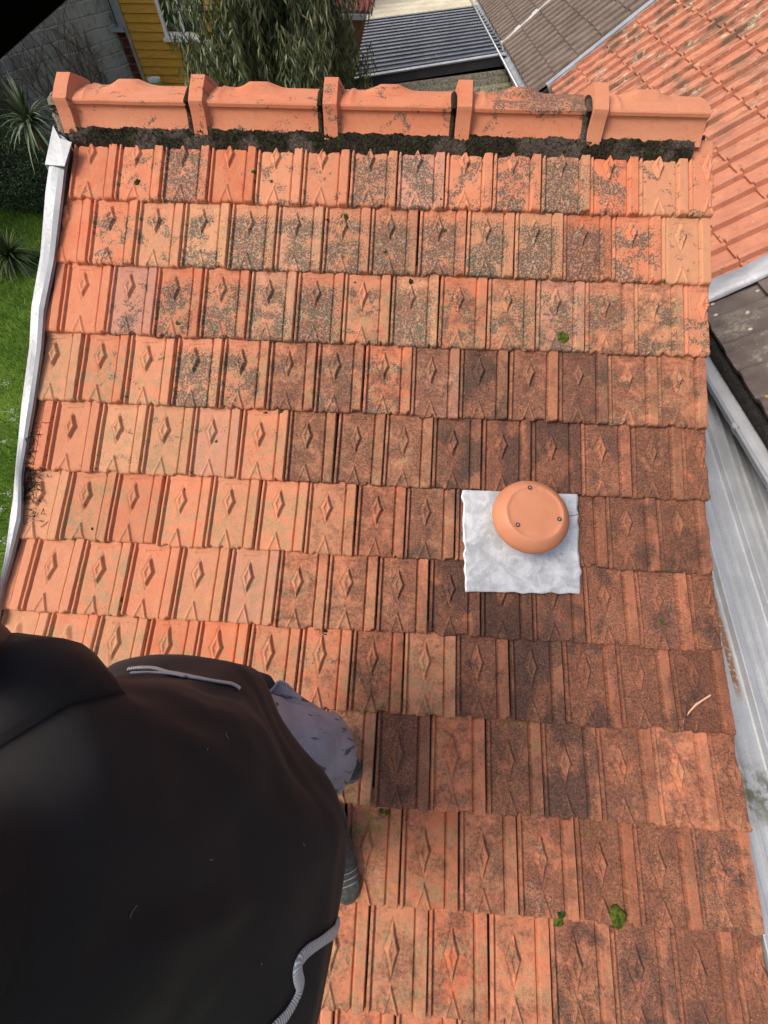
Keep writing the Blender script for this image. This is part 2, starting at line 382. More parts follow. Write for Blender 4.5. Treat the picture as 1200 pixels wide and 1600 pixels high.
for r in range(12):
    odd = (r % 2 == 0)
    ks = ([0] + list(range(1, 15))) if odd else [i + .5 for i in range(14)]
    if r == 0: ks = ks[1:]
    for ci, k in enumerate(ks):
        a0, a1, br = 0., 1., 0
        if odd and k == 0: a0 = .5
        if odd and k == 14: a1, br = .5, .45
        if (not odd) and k == 13.5: br = .3
        seed = r * 31 + ci * 3 + 1; random.seed(seed)
        hidd = hid(X0(NOSE[r]) + (k + .1) * TW, NOSE[r] - .12)
        V, Fc, T, Lc = tile_mesh(r, k, a0, a1, seed, br, res=.009 if hidd else (.0036 if r < 6 else .0033))
        cc = min(ci, len(TONE[r][0]) - 1)
        li, ag, sa = D(TONE[r][0])[cc], D(TONE[r][1])[cc], D(TONE[r][2])[cc]
        jt = lambda s: random.uniform(-s, s)
        tone = np.clip([li + jt(.08), ag + jt(.06), sa + jt(.1)], 0, 1)
        hu = random.choice([.08, .2, .28, .35, .42, .5, .6, .75, .95]) * (1 if r < 8 else .7) + jt(.06)
        if k > 9 and r > 3: hu *= .7
        hue = np.array([np.clip(hu, 0, 1), random.uniform(.9, 1.06) * (1 - ag * random.uniform(0, .30)), YEL.get((r, int(k)), 0)])
        if hidd:
            n0 = sum(len(q) for q in hv); hv.append(V); hf += [[i + n0 for i in f] for f in Fc]; ht.append(T); ho.append(np.tile(tone, (len(V), 1))); hh.append(np.tile(hue, (len(V), 1))); hl_.append(Lc)
            continue
        org = V[: len(V)].mean(axis=0)
        o = mk('roof_tile', V, Fc, M['clay'], roof, org, True, {'tl': T, 'tone': tone, 'hue': hue, 'loc': Lc})
        tiles.append((o, V, Fc, T, tone, hue, r, k))
# shade hard: keep only the relief smooth
if hv:
    o = mk('roof_tiles', np.vstack(hv), hf, M['clay'], roof, None, True, {'tl': np.vstack(ht), 'tone': np.vstack(ho), 'hue': np.vstack(hh), 'loc': np.vstack(hl_)}); o['kind'] = 'stuff'
print('visible tiles', len(tiles))
TB = BVHTree.FromPolygons([tuple(p) for t in tiles for p in t[1]], [tuple(i + off for i in f) for off, t in zip(np.cumsum([0] + [len(t[1]) for t in tiles])[:-1], tiles) for f in t[2]])
def hit(bvh, x, y):
    r = Vector(ray(x, y)); h = bvh.ray_cast(Vector(CAM), r.normalized()); return (np.array(h[0]), np.array(h[1])) if h[0] is not None else (None, None)

# deck under the tiles, battens, rear slope, walls
XL, XR = -1.758 + .105 * TW, -1.758 + 14.1 * TW
vv = np.linspace(-.19, 3.95, 40); yy, zz = S(vv); mb = MB()
top = np.stack([np.full(40, XL + .01), yy, zz - .022], -1); top2 = top.copy(); top2[:, 0] = XR - .02
mb.loft([np.vstack([top, top[::-1] - (0, 0, .05)]), np.vstack([top2, top2[::-1] - (0, 0, .05)])], cap=True)
mb.build('roof_deck', M['wood'], roof)
YA, ZA = S(-.22); YA = float(YA); ZA = float(ZA)      # apex
mb = MB(); mb.prism([(XL, YA, ZA), (XR - .02, YA, ZA), (XR - .02, YA + 3.2, ZA - 1.9), (XL, YA + 3.2, ZA - 1.9)], (0, 0, -.05)); 
mb.build('rear_slope', simple('rear_clay', (.40, .16, .09), (.52, .22, .12), 12), roof)
mb = MB(); y1, z1 = S(3.7)
prof = [(YA + 3.0, 0), (YA + 3.0, ZA - 1.95), (YA, ZA - .12)] + [(float(S(v)[0]), float(S(v)[1]) - .09) for v in (0, .6, 1.3, 2, 2.6, 3.2, 3.7)] + [(float(y1), 0)]
mb.prism([(XL + .1, a, b) for a, b in prof], (XR - XL - .2, 0, 0)); mb.build('wall', M['render'], roof)

# ------------------------------------------------------------------ ridge
def ridge_x(px): r = ray(px, 165); return r[0] * (2.50 / r[1])
RXS = [ridge_x(v) for v in (90, 297, 504, 714, 928, 1119)]
YR = YA + .015
def ridge_section(extra=0., topx=0.):
    half = [(.154, -.046), (.147, -.043), (.132, -.026), (.119, -.006), (.109, .014), (.103, .030), (.103, .036), (.108, .041), (.107, .052), (.102, .057), (.060, .066), (.030, .068)]
    if extra > 0:
        hc = [(.166, -.048), (.163, -.042), (.152, -.020), (.142, .002), (.135, .022), (.131, .036), (.130, .042), (.129, .050), (.128, .058), (.126, .064), (.070, .092), (.030, .108)]
        k = extra / .020; half = [(a + (c - a) * k, b + (d - b) * k) for (a, b), (c, d) in zip(half, hc)]
    s = [(-a, b) for a, b in half]; tp = s[-1][1] + (.002 if extra == 0 else .012 * extra / .020)
    return s + [(0, tp)] + [(-a, b) for a, b in s[::-1]]
RL = [('pale smooth clay ridge cap at the left end above the metal verge', .16, 0, .1, .3), ('clay ridge cap second from the left with a small grey lichen patch', .18, 0, .1, .2),
      ('clean clay ridge cap in the middle of the ridge', .20, 0, .1, .15), ('clay ridge cap with a large dark lichen band along its upper side', .75, .1, .2, .2), ('clean pinkish clay ridge cap at the right end', .0, 0, .05, .45)]
for i in range(5):
    x0, x1 = RXS[i], RXS[i + 1] - (.012 if i < 4 else 0)
    xs = np.unique(np.concatenate([np.linspace(x0, x1, 60), x0 + np.array([0, .003, .060, .066, .073, .080])]))
    rings = []; XX = []
    xm = (x0 + x1) / 2 + .0
    for x in xs:
        d = x - x0
        col = float(np.clip(d / .003, 0, 1)) * (1 - float(np.clip((d - .066) / .014, 0, 1)))
        crest = 1.0 if abs(x - xm) < .042 else max(0, 1 - (abs(x - xm) - .042) / .085) ** 1.5
        nub = math.exp(-((d - .125) / .010) ** 2)
        sec = ridge_section(.020 * col, .030 * col)
        pts = []
        for j, (a, b) in enumerate(sec):
            tp = max(0, 1 - abs(a) / .045); tp2 = max(0, 1 - abs(a - .030) / .060)
            bb_ = b + .026 * crest * (1 - col) * min(1, tp2 * 1.6) + .007 * nub * (1 if abs(a) < .065 else 0)
            wn_ = (float(vnoise(np.array([x * 9, j * .5 + i * 7]), 3)) - .5) * .0014
            pts.append((x, YR + a + wn_, ZA + bb_ + wn_ - .012 * (i * 0)))
        rings.append(pts)
    # thickness: inner shell
    inner = [[(p[0], YR + (p[1] - YR) * .88, p[2] - .014) for p in r] for r in rings]
    mb = MB(); mb.loft(rings, closed=False); n0 = len(mb.v); mb.loft(inner, closed=False); ns = len(rings[0])
    def strip(a, b): mb.f.extend([(a[q], a[q + 1], b[q + 1], b[q]) for q in range(len(a) - 1)])
    nr = len(rings)
    strip([q for q in range(ns)], [n0 + q for q in range(ns)]); strip([(nr - 1) * ns + q for q in range(ns)], [n0 + (nr - 1) * ns + q for q in range(ns)])
    strip([q * ns for q in range(nr)], [n0 + q * ns for q in range(nr)]); strip([q * ns + ns - 1 for q in range(nr)], [n0 + q * ns + ns - 1 for q in range(nr)])
    V = np.array(mb.v); T = np.stack([V[:, 0] * 1, (V[:, 1] + V[:, 2]), V[:, 2] * .3], -1) + i * 3.3
    lab, li, ag, sa, hu = RL[i]
    tone = np.tile([li, ag, sa], (len(V), 1)).astype(float)
    if i == 3:
        f = np.exp(-((V[:, 2] - (ZA + .075)) / .035) ** 2) * smoothstep((V[:, 0] - x0 - .10) / .12); tone[:, 0] = .1 + .72 * f; tone[:, 1] = .25 * f
    o = mk('ridge_tile', V, mb.f, M['clay'], roof, (x0, YR, ZA), True, {'tl': T, 'tone': tone, 'hue': [hu, 1.0, 0], 'loc': [.42, .6, 0]}); o.data.set_sharp_from_angle(angle=R(22)); o['label'] = lab
# mortar with moss beneath the caps
n = NT('mossy_mortar', .95, .1); p = n.pos(); a = n.noise(p, 28, 5, .7); b = n.noise(p, 130, 4, .7); c0 = n.noise(p, 5, 3, .5)
c = n.mix(n.ss(b, .35, .62), (.012, .012, .008), (.075, .062, .045)); c = n.mix(n.ss(a, .56, .64), c, (.055, .085, .018))
px_ = n.sep(p)[0]; c = n.mix(n.ma('MULTIPLY', n.ss(c0, .5, .6), .7), c, n.mix(n.ss(b, .4, .6), (.13, .10, .085), (.26, .20, .17))); n.col(c); n.bump(n.ma('ADD', a, b), 1, .02); M['mortar'] = n.m
xs = np.arange(RXS[0] + .02, RXS[5] - .03, .006); ps = np.linspace(0, 1, 22)
G = np.zeros((len(xs), 22, 3))
for j, s_ in enumerate(ps):
    a = -.150 - .047 * s_ ; hz = .0
    y = YR + a
    vloc = (RY[0] - y) / math.cos(R(30.5)); yb, zb = S(vloc)
    G[:, j, 0] = xs; G[:, j, 1] = y
    bulge = .030 * (1 - s_) ** .5 * (1 - .4 * s_) + .006
    nz = (vnoise(np.stack([xs * 26, np.full_like(xs, j * .55)], -1), 2) - .5) * .030 + (vnoise(np.stack([xs * 90, np.full_like(xs, j * 1.6)], -1), 4) - .5) * .022
    G[:, j, 2] = zb + bulge + .016 + nz * (.4 + s_)
    if j > 14: G[:, j, 2] -= (.010 + .05 * vnoise(np.stack([xs * 17, xs * 0], -1), 9)) * ((j - 14) / 7) ** 1.2 * 1.6
mb = MB(); mb.grid(G); mb.f = [f[::-1] for f in mb.f]; lo = G[:, [0, -1]].copy(); lo[..., 2] -= .09
n0 = len(mb.v); mb.add(lo.reshape(-1, 3), []); N_ = 22
for i in range(len(xs) - 1):
    mb.f.append((i * N_ + N_ - 1, n0 + 2 * i + 1, n0 + 2 * i + 3, (i + 1) * N_ + N_ - 1))
for i in (0, len(xs) - 1): mb.f.append(tuple([i * N_ + j for j in range(N_)] + [n0 + 2 * i + 1, n0 + 2 * i]))
mortar = mb.build('mortar_bed', M['mortar'], roof, smooth=True)
# moss tufts on the mortar
mb = MB()
for q in range(2600):
    x = random.uniform(RXS[0] + .03, RXS[5] - .05); j = random.randrange(2, 18); i = min(int((x - xs[0]) / .006), len(xs) - 1)
    if float(vnoise(np.array([x * 9, j * .25]), 11)) < .42: continue
    b = G[i, j]; h = random.uniform(.005, .015); d = np.array([random.gauss(0, .5), random.gauss(-.4, .5), 1]); d /= np.linalg.norm(d)
    s_ = np.array([random.gauss(0, 1), random.gauss(0, 1), random.gauss(0, .4)]) * .0022
    mb.add([b - s_ - d * .004, b + s_ - d * .004, b + d * h], [(0, 1, 2)])
M['moss'] = simple('moss', (.020, .045, .010), (.085, .12, .025), 60, .95, .1, bump=1, bscale=300)
o = mb.build('moss_tufts', simple('dark_moss', (.018, .026, .008), (.060, .085, .022), 40, .95, .05, bump=0), roof); o['kind'] = 'stuff'
# mortar joint smears at ridge collars
for i in range(1, 5):
    mb = MB(); x = RXS[i] - .013; ring = []
    for j, (a, b) in enumerate(ridge_section(.004, .01)[:12]):
        ring.append((x, YR + a, ZA + b))
    mb.tube(ring, [.011 + .004 * random.random() for _ in ring], 7); o = mb.build('mortar_joint', M['mortar'], roof, smooth=True)
# ragged mortar at the left gable end
mb = MB(); pts = [(RXS[0] - .012 + random.uniform(-.006, .006), YR + a - .004, ZA + b - .02) for a, b in ridge_section(0, 0)[:14]]
mb.tube(pts, [.024 + .006 * random.random() for _ in pts], 8); mb.build('gable_mortar', simple('gable_mortar', (.16, .13, .10), (.32, .28, .22), 60, .95, .1, bump=1, bscale=150, bd=.01), roof, smooth=True)

# ------------------------------------------------------------------ moss cushions on tiles
def cushion(c, nrm, rad, name, mat, parent, flat=.6, seed=1):
    mb = MB(); nz = np.array(nrm); nz /= np.linalg.norm(nz); a = np.cross(nz, (1, 0, 0)); a /= np.linalg.norm(a); b = np.cross(nz, a)
    V = []; m, q = 9, 14
    for i in range(m + 1):
        th = i / m * math.pi * .58
        for j in range(q):
            ph = 2 * math.pi * j / q
            rr = rad * (1 + .75 * (float(vnoise(np.array([math.cos(ph) * 2 + seed, math.sin(ph) * 2 + i * .5]), seed)) - .5))
            V.append(c + rr * (math.sin(th) * (math.cos(ph) * a + math.sin(ph) * b) + math.cos(th) * flat * nz))
    mb.add(V, [(i * q + j, i * q + (j + 1) % q, (i + 1) * q + (j + 1) % q, (i + 1) * q + j) for i in range(m) for j in range(q)])
    return mb.build(name, mat, parent, smooth=True)
M['darkmoss'] = simple('cushion_dark', (.012, .025, .006), (.05, .08, .015), 90, .95, .05, bump=1, bscale=400)
MOSS = [(214, 285, 6, 1), (396, 268, 4, 1), (397, 283, 3, 1), (424, 284, 3, 1), (540, 340, 7, 0), (511, 343, 3, 1), (473, 342, 3, 1), (602, 394, 4, 0), (689, 311, 3, 1), (695, 360, 4, 0), (642, 440, 4, 1), (555, 441, 3, 1),
        (878, 528, 10, 2), (277, 505, 5, 0), (338, 690, 3, 0), (289, 765, 3, 1), (144, 827, 3, 1), (964, 1433, 12, 2), (872, 1436, 8, 2), (877, 1430, 5, 0), (189, 937, 4, 0), (188, 950, 4, 0), (596, 1266, 5, 0), (604, 1270, 4, 2), (440, 642, 5, 1), (415, 645, 4, 1), (508, 987, 5, 1), (1034, 972, 4, 2)]
M['lime'] = simple('cushion_bright', (.030, .060, .010), (.15, .18, .03), 70, .95, .05, bump=1, bscale=300)
for (x, y, s_, kk) in MOSS:
    p, nn = hit(TB, x, y)
    if p is None: continue
    if nn @ ray(x, y) > 0: nn = -nn
    tt = min(tiles, key=lambda t: np.linalg.norm((ORG[t[0].name] - p) * (1, .6, .6)))
    cushion(p - nn * .002, nn * .3 + np.array([0, -.45, .85]), s_ / F * 1.75, 'moss_cushion', [M['moss'], M['darkmoss'], M['lime']][kk], tt[0], .38, int(x))

# ------------------------------------------------------------------ left zinc verge flashing
zn = NT('zinc_sheet', .5, .5, .25); p = zn.pos(); a = zn.noise(p, 3.5, 5, .6); b = zn.noise(p, 60, 3, .6)
zn.col(zn.mix(zn.ss(a, .3, .7), (.33, .35, .37), (.46, .48, .50))); zn.rough(zn.ss(b, .2, .8, .38, .62)); zn.bump(a, .15, .02); M['zinc'] = zn.m
edgepx = [(86, 207, 107, 221), (79, 240, 101, 262), (71, 300, 95, 310), (63, 400, 84, 405), (49, 480, 68, 485), (46, 540, 64, 545), (34, 630, 51, 635), (23, 740, 33, 740), (20, 782, 33, 783), (17, 800, 32, 812), (8, 868, 17, 872), (-1, 915, 4, 918), (-12, 970, -6, 975)]
rings = []
for (xa, ya, xb, yb) in edgepx:
    A, va = onroof(xa, ya, .055); B, vb = onroof(xb, yb, .048)
    rings.append((A, B))
# resample
def resamp(P, n):
    P = np.array(P); d = np.concatenate([[0], np.cumsum(np.linalg.norm(np.diff(P, axis=0), axis=1))]); s_ = np.linspace(0, d[-1], n)
    return np.stack([np.interp(s_, d, P[:, k]) for k in range(3)], -1)
Aa = resamp([r[0] for r in rings], 90); Bb = resamp([r[1] for r in rings], 90)
rr_ = []
for i in range(90):
    A, B = Aa[i], Bb[i]; wv = .0012 * math.sin(i * .33)
    C = B + np.array([-.006, 0, -.018])
    rr_.append([A + (-.004, 0, -.11), A + (-.003, 0, -.012), A + (0, 0, 0), A * .7 + B * .3 + (0, 0, .005 + wv), A * .3 + B * .7 + (0, 0, .005 - wv), B, C, C + (.001, 0, -.002), C + (.001, 0, -.004), C + (-.002, 0, -.0032), B + (-.002, 0, -.004), A + (.004, 0, -.004), A + (0, 0, -.11)])
mb = MB(); mb.loft(rr_, cap=True); fl = mb.build('verge_flashing', M['zinc'], roof)
# folded cap piece at the top of the flashing
A0, _ = onroof(83, 196, .068); A1, _ = onroof(70, 257, .060); B0, _ = onroof(112, 222, .066); B1, _ = onroof(101, 259, .066); Cm, _ = onroof(93, 216, .070)
mb = MB(); th = np.array([0, 0, -.003]); mb.prism([A0, A1, B1, B0, Cm], th); mb.prism([A1, A0, A0 + (-.003, 0, -.1), A1 + (-.003, 0, -.1)], (.003, 0, 0))
o = mb.build('flashing_cap', M['zinc'], fl); 
# channel floor beside the tiles and debris caught in it
M['dirt'] = simple('debris', (.02, .014, .010), (.09, .065, .045), 50, .95, .1, bump=1, bscale=200, bd=.01)
G = []
for i in range(90):
    A, B = Aa[i], Bb[i]; G.append([B + (-.006, 0, -.020), B + (-.004, 0, -.060), B + (.02, 0, -.070), B + (.045, 0, -.074)])
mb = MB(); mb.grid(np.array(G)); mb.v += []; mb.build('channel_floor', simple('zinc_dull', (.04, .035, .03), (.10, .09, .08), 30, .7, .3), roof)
mb = MB(); random.seed(5)
for q in range(420):
    t_ = random.betavariate(2.2, 2.2); ypx = 640 + 190 * t_; xe = np.interp(ypx, [630, 740, 783, 812, 872], [54, 36, 36, 36, 22])
    p0, _ = onroof(xe + abs(random.gauss(0, 1)) * 12 + 4, ypx, random.uniform(.0, .035)); a = random.uniform(0, 6.28); L_ = random.uniform(.01, .05)
    d = np.array([math.cos(a), math.sin(a) * .8, random.uniform(-.1, .3)]) * L_; k = np.array([random.gauss(0, 1), random.gauss(0, 1), random.gauss(0, .5)]) * L_ * .2
    mb.tube([p0, p0 + d * .5 + k, p0 + d], random.uniform(.0008, .0022), 4)
for q in range(300):
    t_ = random.betavariate(2, 2); ypx = 650 + 185 * t_; xe = np.interp(ypx, [630, 740, 783, 812, 872], [54, 36, 36, 36, 22])
    p0, _ = onroof(xe + abs(random.gauss(0, 1)) * 9 + 3, ypx, .004); r_ = random.uniform(.005, .013)
    mb.add([p0 + r_ * np.array(v_) for v_ in ((1, 0, 0), (-1, .1, 0), (0, 1, .1), (0, -1, 0), (0, 0, .8), (0, 0, -.8))], [(0, 2, 4), (2, 1, 4), (1, 3, 4), (3, 0, 4), (2, 0, 5), (1, 2, 5), (3, 1, 5), (0, 3, 5)])
tag(mb.build('dead_twigs', M['dirt']), 'dark dead twigs and leaf debris caught between tiles and white metal verge', 'debris', kind='stuff')

# ------------------------------------------------------------------ roof vent
vc, vv_ = onroof(826, 818, .0); vent = thing('roof_vent', vc, 'round terracotta coloured vent cap on a square of silvery flashing', 'vent')
n = NT('lead_flashing', .42, .5, .35); p = n.pos(); a = n.noise(p, 11, 6, .7, .5); b = n.noise(p, 70, 4, .7); e = n.noise(n.vm('MULTIPLY', p, (1, 1, 1)), 190, 3, .6, 2.)
c = n.mix(n.ss(a, .38, .62), (.44, .46, .48), (.66, .68, .70)); c = n.mix(n.ss(b, .58, .75, 0, .5), c, (.90, .91, .92)); c = n.mix(n.ma('MULTIPLY', n.ss(n.noise(p, 24, 3), .68, .73), .5), c, (.16, .17, .15))
n.col(c); n.rough(n.ss(b, .3, .7, .36, .6)); n.bump(n.ma('ADD', n.ma('MULTIPLY', a, .5), n.ma('MULTIPLY', b, .3)), .35, .012); M['lead'] = n.m
C4 = [onroof(x, y, .046)[0] for x, y in ((722, 765), (901, 772), (909, 928), (727, 926))]
nu, nv_ = 60, 60; G = np.zeros((nu, nv_, 3))
vt, nt_ = frame(1.77)
for i in range(nu):
    for j in range(nv_):
        s_, t_ = i / (nu - 1), j / (nv_ - 1)
        P = (C4[0] * (1 - s_) + C4[1] * s_) * (1 - t_) + (C4[3] * (1 - s_) + C4[2] * s_) * t_
        w_ = (float(vnoise(np.array([s_ * 3.2, t_ * 3.6]), 21)) - .5) * .012 + (float(vnoise(np.array([s_ * 13, t_ * 15]), 22)) - .5) * .0016
        ed = max(0, 1 - min(s_, 1 - s_, 1 - t_) * 14); w_ += .004 * ed * (float(vnoise(np.array([s_ * 22 + 4, t_ * 22]), 8)) - .2)
        P = P + nt_ * w_
        P[0] += (float(vnoise(np.array([t_ * 14, s_ > .5]), 31)) - .5) * .012 * ed
        P = P + vt * ((float(vnoise(np.array([s_ * 12, 3]), 33)) - .5) * .010 * (t_ > .9))
        dd_ = math.hypot(s_ - .55, (t_ - .36)); P = P + nt_ * .012 * math.exp(-(dd_ / .22) ** 2)
        G[i, j] = P
mb = MB(); mb.grid(G); n1 = len(mb.v); mb.grid(G - nt_ * .003); I = lambda i, j: i * nv_ + j
per = [I(i, 0) for i in range(nu)] + [I(nu - 1, j) for j in range(1, nv_)] + [I(i, nv_ - 1) for i in range(nu - 2, -1, -1)] + [I(0, j) for j in range(nv_ - 2, 0, -1)]
mb.f += [(per[q], per[(q + 1) % len(per)], n1 + per[(q + 1) % len(per)], n1 + per[q]) for q in range(len(per))]
mb.build('flashing_sheet', M['lead'], vent, smooth=True)
n = NT('vent_plastic', .48, .35); p = n.pos(); n.col(n.mix(n.ss(n.noise(p, 9, 3), .3, .7), (.54, .215, .115), (.60, .25, .135))); n.bump(n.noise(p, 500, 2), .05, .001); M['vent'] = n.m
ax = np.array([.02, -.22, 1.0]); ax /= np.linalg.norm(ax); ea = np.cross((0, 1, 0), ax); ea /= np.linalg.norm(ea); eb = np.cross(ax, ea)
tc = 1.70; CC = att(830.0, 806, tc)           # rim centre
RR = .1635 * tc / 1.75
def ringat(r, h, q=72): return [CC + ax * h + r * (math.cos(2 * math.pi * k / q) * ea + math.sin(2 * math.pi * k / q) * eb) for k in range(q)]
prof = [(.62, -.016), (.92, -.022), (.985, -.022), (1.0, -.016), (1.0, -.006), (.985, .004), (.93, .018), (.85, .032), (.78, .0415), (.725, .0465), (.705, .047), (.69, .0455), (.60, .0465), (.3, .0475), (.02, .048)]
mb = MB(); mb.loft([ringat(r * RR, h) for r, h in prof], cap=True); capo = mb.build('vent_cap', M['vent'], vent, smooth=True)
M['screw'] = simple('dark_screw', (.05, .03, .02), (.10, .07, .05), 200, .5, .4)
M['screwin'] = simple('screw_head', (.45, .42, .38), (.6, .56, .5), 200, .35, .5, .7)
for (x, y) in ((828, 762), (809, 820), (874, 811)):
    r_ = ray(x, y); pl = CC + ax * .0475; t_ = ((pl - CAM) @ ax) / (r_ @ ax); P = CAM + r_ * t_
    mb = MB()
    mb.loft([[P + ax * h + rd * (math.cos(k) * ea + math.sin(k) * eb) for k in np.linspace(0, 6.283, 17)[:-1]] for rd, h in ((.0092, -.001), (.0095, .0012), (.0078, .0014), (.0045, -.0005 + .001), (.0035, .0016))], cap=True)
    s_ = mb.build('screw', M['screw'], capo); mb = MB(); mb.loft([[P + ax * h + rd * (math.cos(k) * ea + math.sin(k) * eb) for k in np.linspace(0, 6.283, 13)[:-1]] for rd, h in ((.0042, .0012), (.0038, .0026), (.0015, .0030))], cap=True); mb.build('screw_head', M['screwin'], s_)
for (x, y) in ((837, 762), (839, 767), (850, 765)):
    r_ = ray(x, y); pl = CC + ax * .0475; t_ = ((pl - CAM) @ ax) / (r_ @ ax); P = CAM + r_ * t_
    mb = MB(); mb.loft([[P + ax * h + rd * (math.cos(k) * ea + math.sin(k) * eb) for k in np.linspace(0, 6.283, 9)[:-1]] for rd, h in ((.0016, -.001), (.0014, .0008))], cap=True); mb.build('rivet', M['screw'], capo)
mb = MB(); mb.loft([ringat(r_, h, 40) for r_, h in ((.105, -.17), (.088, -.12), (.080, -.10), (.078, -.012))], cap=True)
mb.build('vent_pipe', M['vent'], vent, smooth=True)
for k in range(10):
    mb = MB(); a = 2 * math.pi * k / 10; b0 = CC + ax * -.05 + .09 * (math.cos(a) * ea + math.sin(a) * eb); mb.tube([b0 - ax * .04, b0 + ax * .035], .004, 5); mb.build('louvre', M['vent'], vent)
mb = MB(); P0 = att(884, 807, tc * 1.005); P1 = att(893, 806, tc * 1.005); P2 = att(911, 802, tc * 1.01); mb.tube([P0 - (.03, 0, 0), P0, P1, P2], [.0018, .0018, .0016, .0010], 6)
mb.build('cable_end', simple('black_plastic', (.015, .015, .015), (.025, .025, .025), 50, .5), vent)

# fracture line on a tile at the right verge: pale broken clay edge
mb = MB(); pts = []
for (x, y) in ((1062, 1141), (1067, 1127), (1077, 1112), (1087, 1101), (1099, 1093), (1110, 1086)):
    p, nn = hit(TB, x, y)
    if p is not None: pts.append(p)
if len(pts) > 2:
    tt = min(tiles, key=lambda t: np.linalg.norm(ORG[t[0].name] - pts[2]))
    mb.tube(pts, [.0030, .0042, .0030, .0045, .003, .0035][:len(pts)], 5, flat=.5); o = mb.build('fracture_edge', simple('fresh_clay', (.70, .36, .24), (.80, .46, .33), 150, .9), tt[0])


# ================================================================== surroundings
def structure(o): o['kind'] = 'structure'; return o
# ------------------------------------------------------------------ ground
n = NT('lawn', .95, .1); p = n.pos(); a = n.noise(p, 1.1, 5, .65); b = n.noise(p, 26, 4, .7)
c = n.mix(n.ss(a, .35, .65), (.060, .125, .014), (.13, .225, .030)); c = n.mix(n.ss(b, .5, .75, 0, .55), c, (.13, .19, .04)); n.col(c); n.bump(n.ma('ADD', n.noise(p, 9, 4, .7), n.ma('MULTIPLY', b, .6)), 1, .06); M['lawn'] = n.m
xs = np.concatenate([[-1500, -300, -60, -25], np.arange(-16, 4, .25), [8, 20, 60, 300, 1500]]); ys = np.concatenate([[-1500, -300, -40, -10], np.arange(-3, 18, .25), [25, 60, 300, 1500]])
X, Y = np.meshgrid(xs, ys, indexing='ij'); Z = (vnoise(np.stack([X * .9, Y * .9], -1), 3) - .5) * .10 * (np.abs(X) < 20)
mb = MB(); mb.grid(np.stack([X, Y, Z], -1)); structure(mb.build('lawn', M['lawn'], origin=(0, 0, 0)))
mb = MB(); V = []; Fq = []
gx = rng.uniform(-11, -2.6, 90000); gy = rng.uniform(-1.2, 10.5, 90000)
for x, y in zip(gx, gy):
    if x > -2.3 - .02 * y: continue
    z = (float(vnoise(np.array([x * .9, y * .9]), 3)) - .5) * .10 if 0 else 0.0
    V.append((x, y)); 
V = np.array(V); zg = (vnoise(V * .9, 3) - .5) * .10; N_ = len(V); th = rng.uniform(0, 6.28, N_); h = rng.uniform(.03, .085, N_) * (0.6 + .9 * vnoise(V * 2.3, 5)); wd = rng.uniform(.004, .009, N_)
P0 = np.stack([V[:, 0] + np.cos(th) * wd, V[:, 1] + np.sin(th) * wd, zg - .01], -1); P1 = np.stack([V[:, 0] - np.cos(th) * wd, V[:, 1] - np.sin(th) * wd, zg - .01], -1)
P2 = np.stack([V[:, 0] + rng.normal(0, .025, N_), V[:, 1] + rng.normal(0, .025, N_), zg + h], -1)
VV = np.stack([P0, P1, P2], 1).reshape(-1, 3); FF = np.arange(len(VV)).reshape(-1, 3).tolist()
n = NT('grass_blades', .7, .2); lv = n.sep(n.attr('lv')); n.col(n.ramp(lv[0], [(0, (.09, .18, .018)), (.5, (.17, .31, .035)), (1, (.28, .38, .08))])); M['blade'] = n.m
g = mk('grass', VV, FF, M['blade'], None, (0, 0, 0), False, {'lv': np.repeat(np.stack([rng.uniform(0, 1, N_)] * 3, -1), 3, axis=0)}); tag(g, 'short green garden grass left of the tiled roof', 'grass', kind='stuff')

# ------------------------------------------------------------------ leaves
def leafmat(name, cols, rough=.55, trans=.25):
    n = NT(name, rough, .35); lv = n.sep(n.attr('lv')); c = n.ramp(lv[0], [(i / (len(cols) - 1), q) for i, q in enumerate(cols)]); n.col(c)
    return n.m
def leaves(name, P, Dr, Ln, Wd, mat, parent, nrm=None, kind=None, bend=.25):
    """P base points, Dr directions (n,3), lengths, widths -> lance leaves, 2 quads folded"""
    N = len(P); Dr = Dr / np.linalg.norm(Dr, axis=1, keepdims=True); r = rng.normal(0, 1, (N, 3)); a = np.cross(Dr, r); a /= np.linalg.norm(a, axis=1, keepdims=True) + 1e-9
    b = np.cross(Dr, a); Ln = np.asarray(Ln)[:, None]; Wd = np.asarray(Wd)[:, None]
    mid = P + Dr * Ln * .5 + b * Ln * bend * .3; tip = P + Dr * Ln + np.array([0, 0, -1]) * Ln * bend * .5
    V = np.stack([P, mid + a * Wd, mid - b * Wd * .35, mid - a * Wd, tip], 1).reshape(-1, 3); i = (np.arange(N) * 5)[:, None]
    Fc = np.concatenate([i + np.array([[0, 1, 2]]), i + np.array([[0, 2, 3]]), i + np.array([[1, 4, 2]]), i + np.array([[2, 4, 3]])]).tolist()
    lv = np.repeat(rng.uniform(0, 1, N), 5)
    return mk(name, V, Fc, mat, parent, None, False, {'lv': np.stack([lv, lv, lv], -1)})
M['bark'] = simple('bark', (.06, .045, .035), (.20, .16, .12), 14, .9, .1, bump=.8, bscale=40, bd=.02)
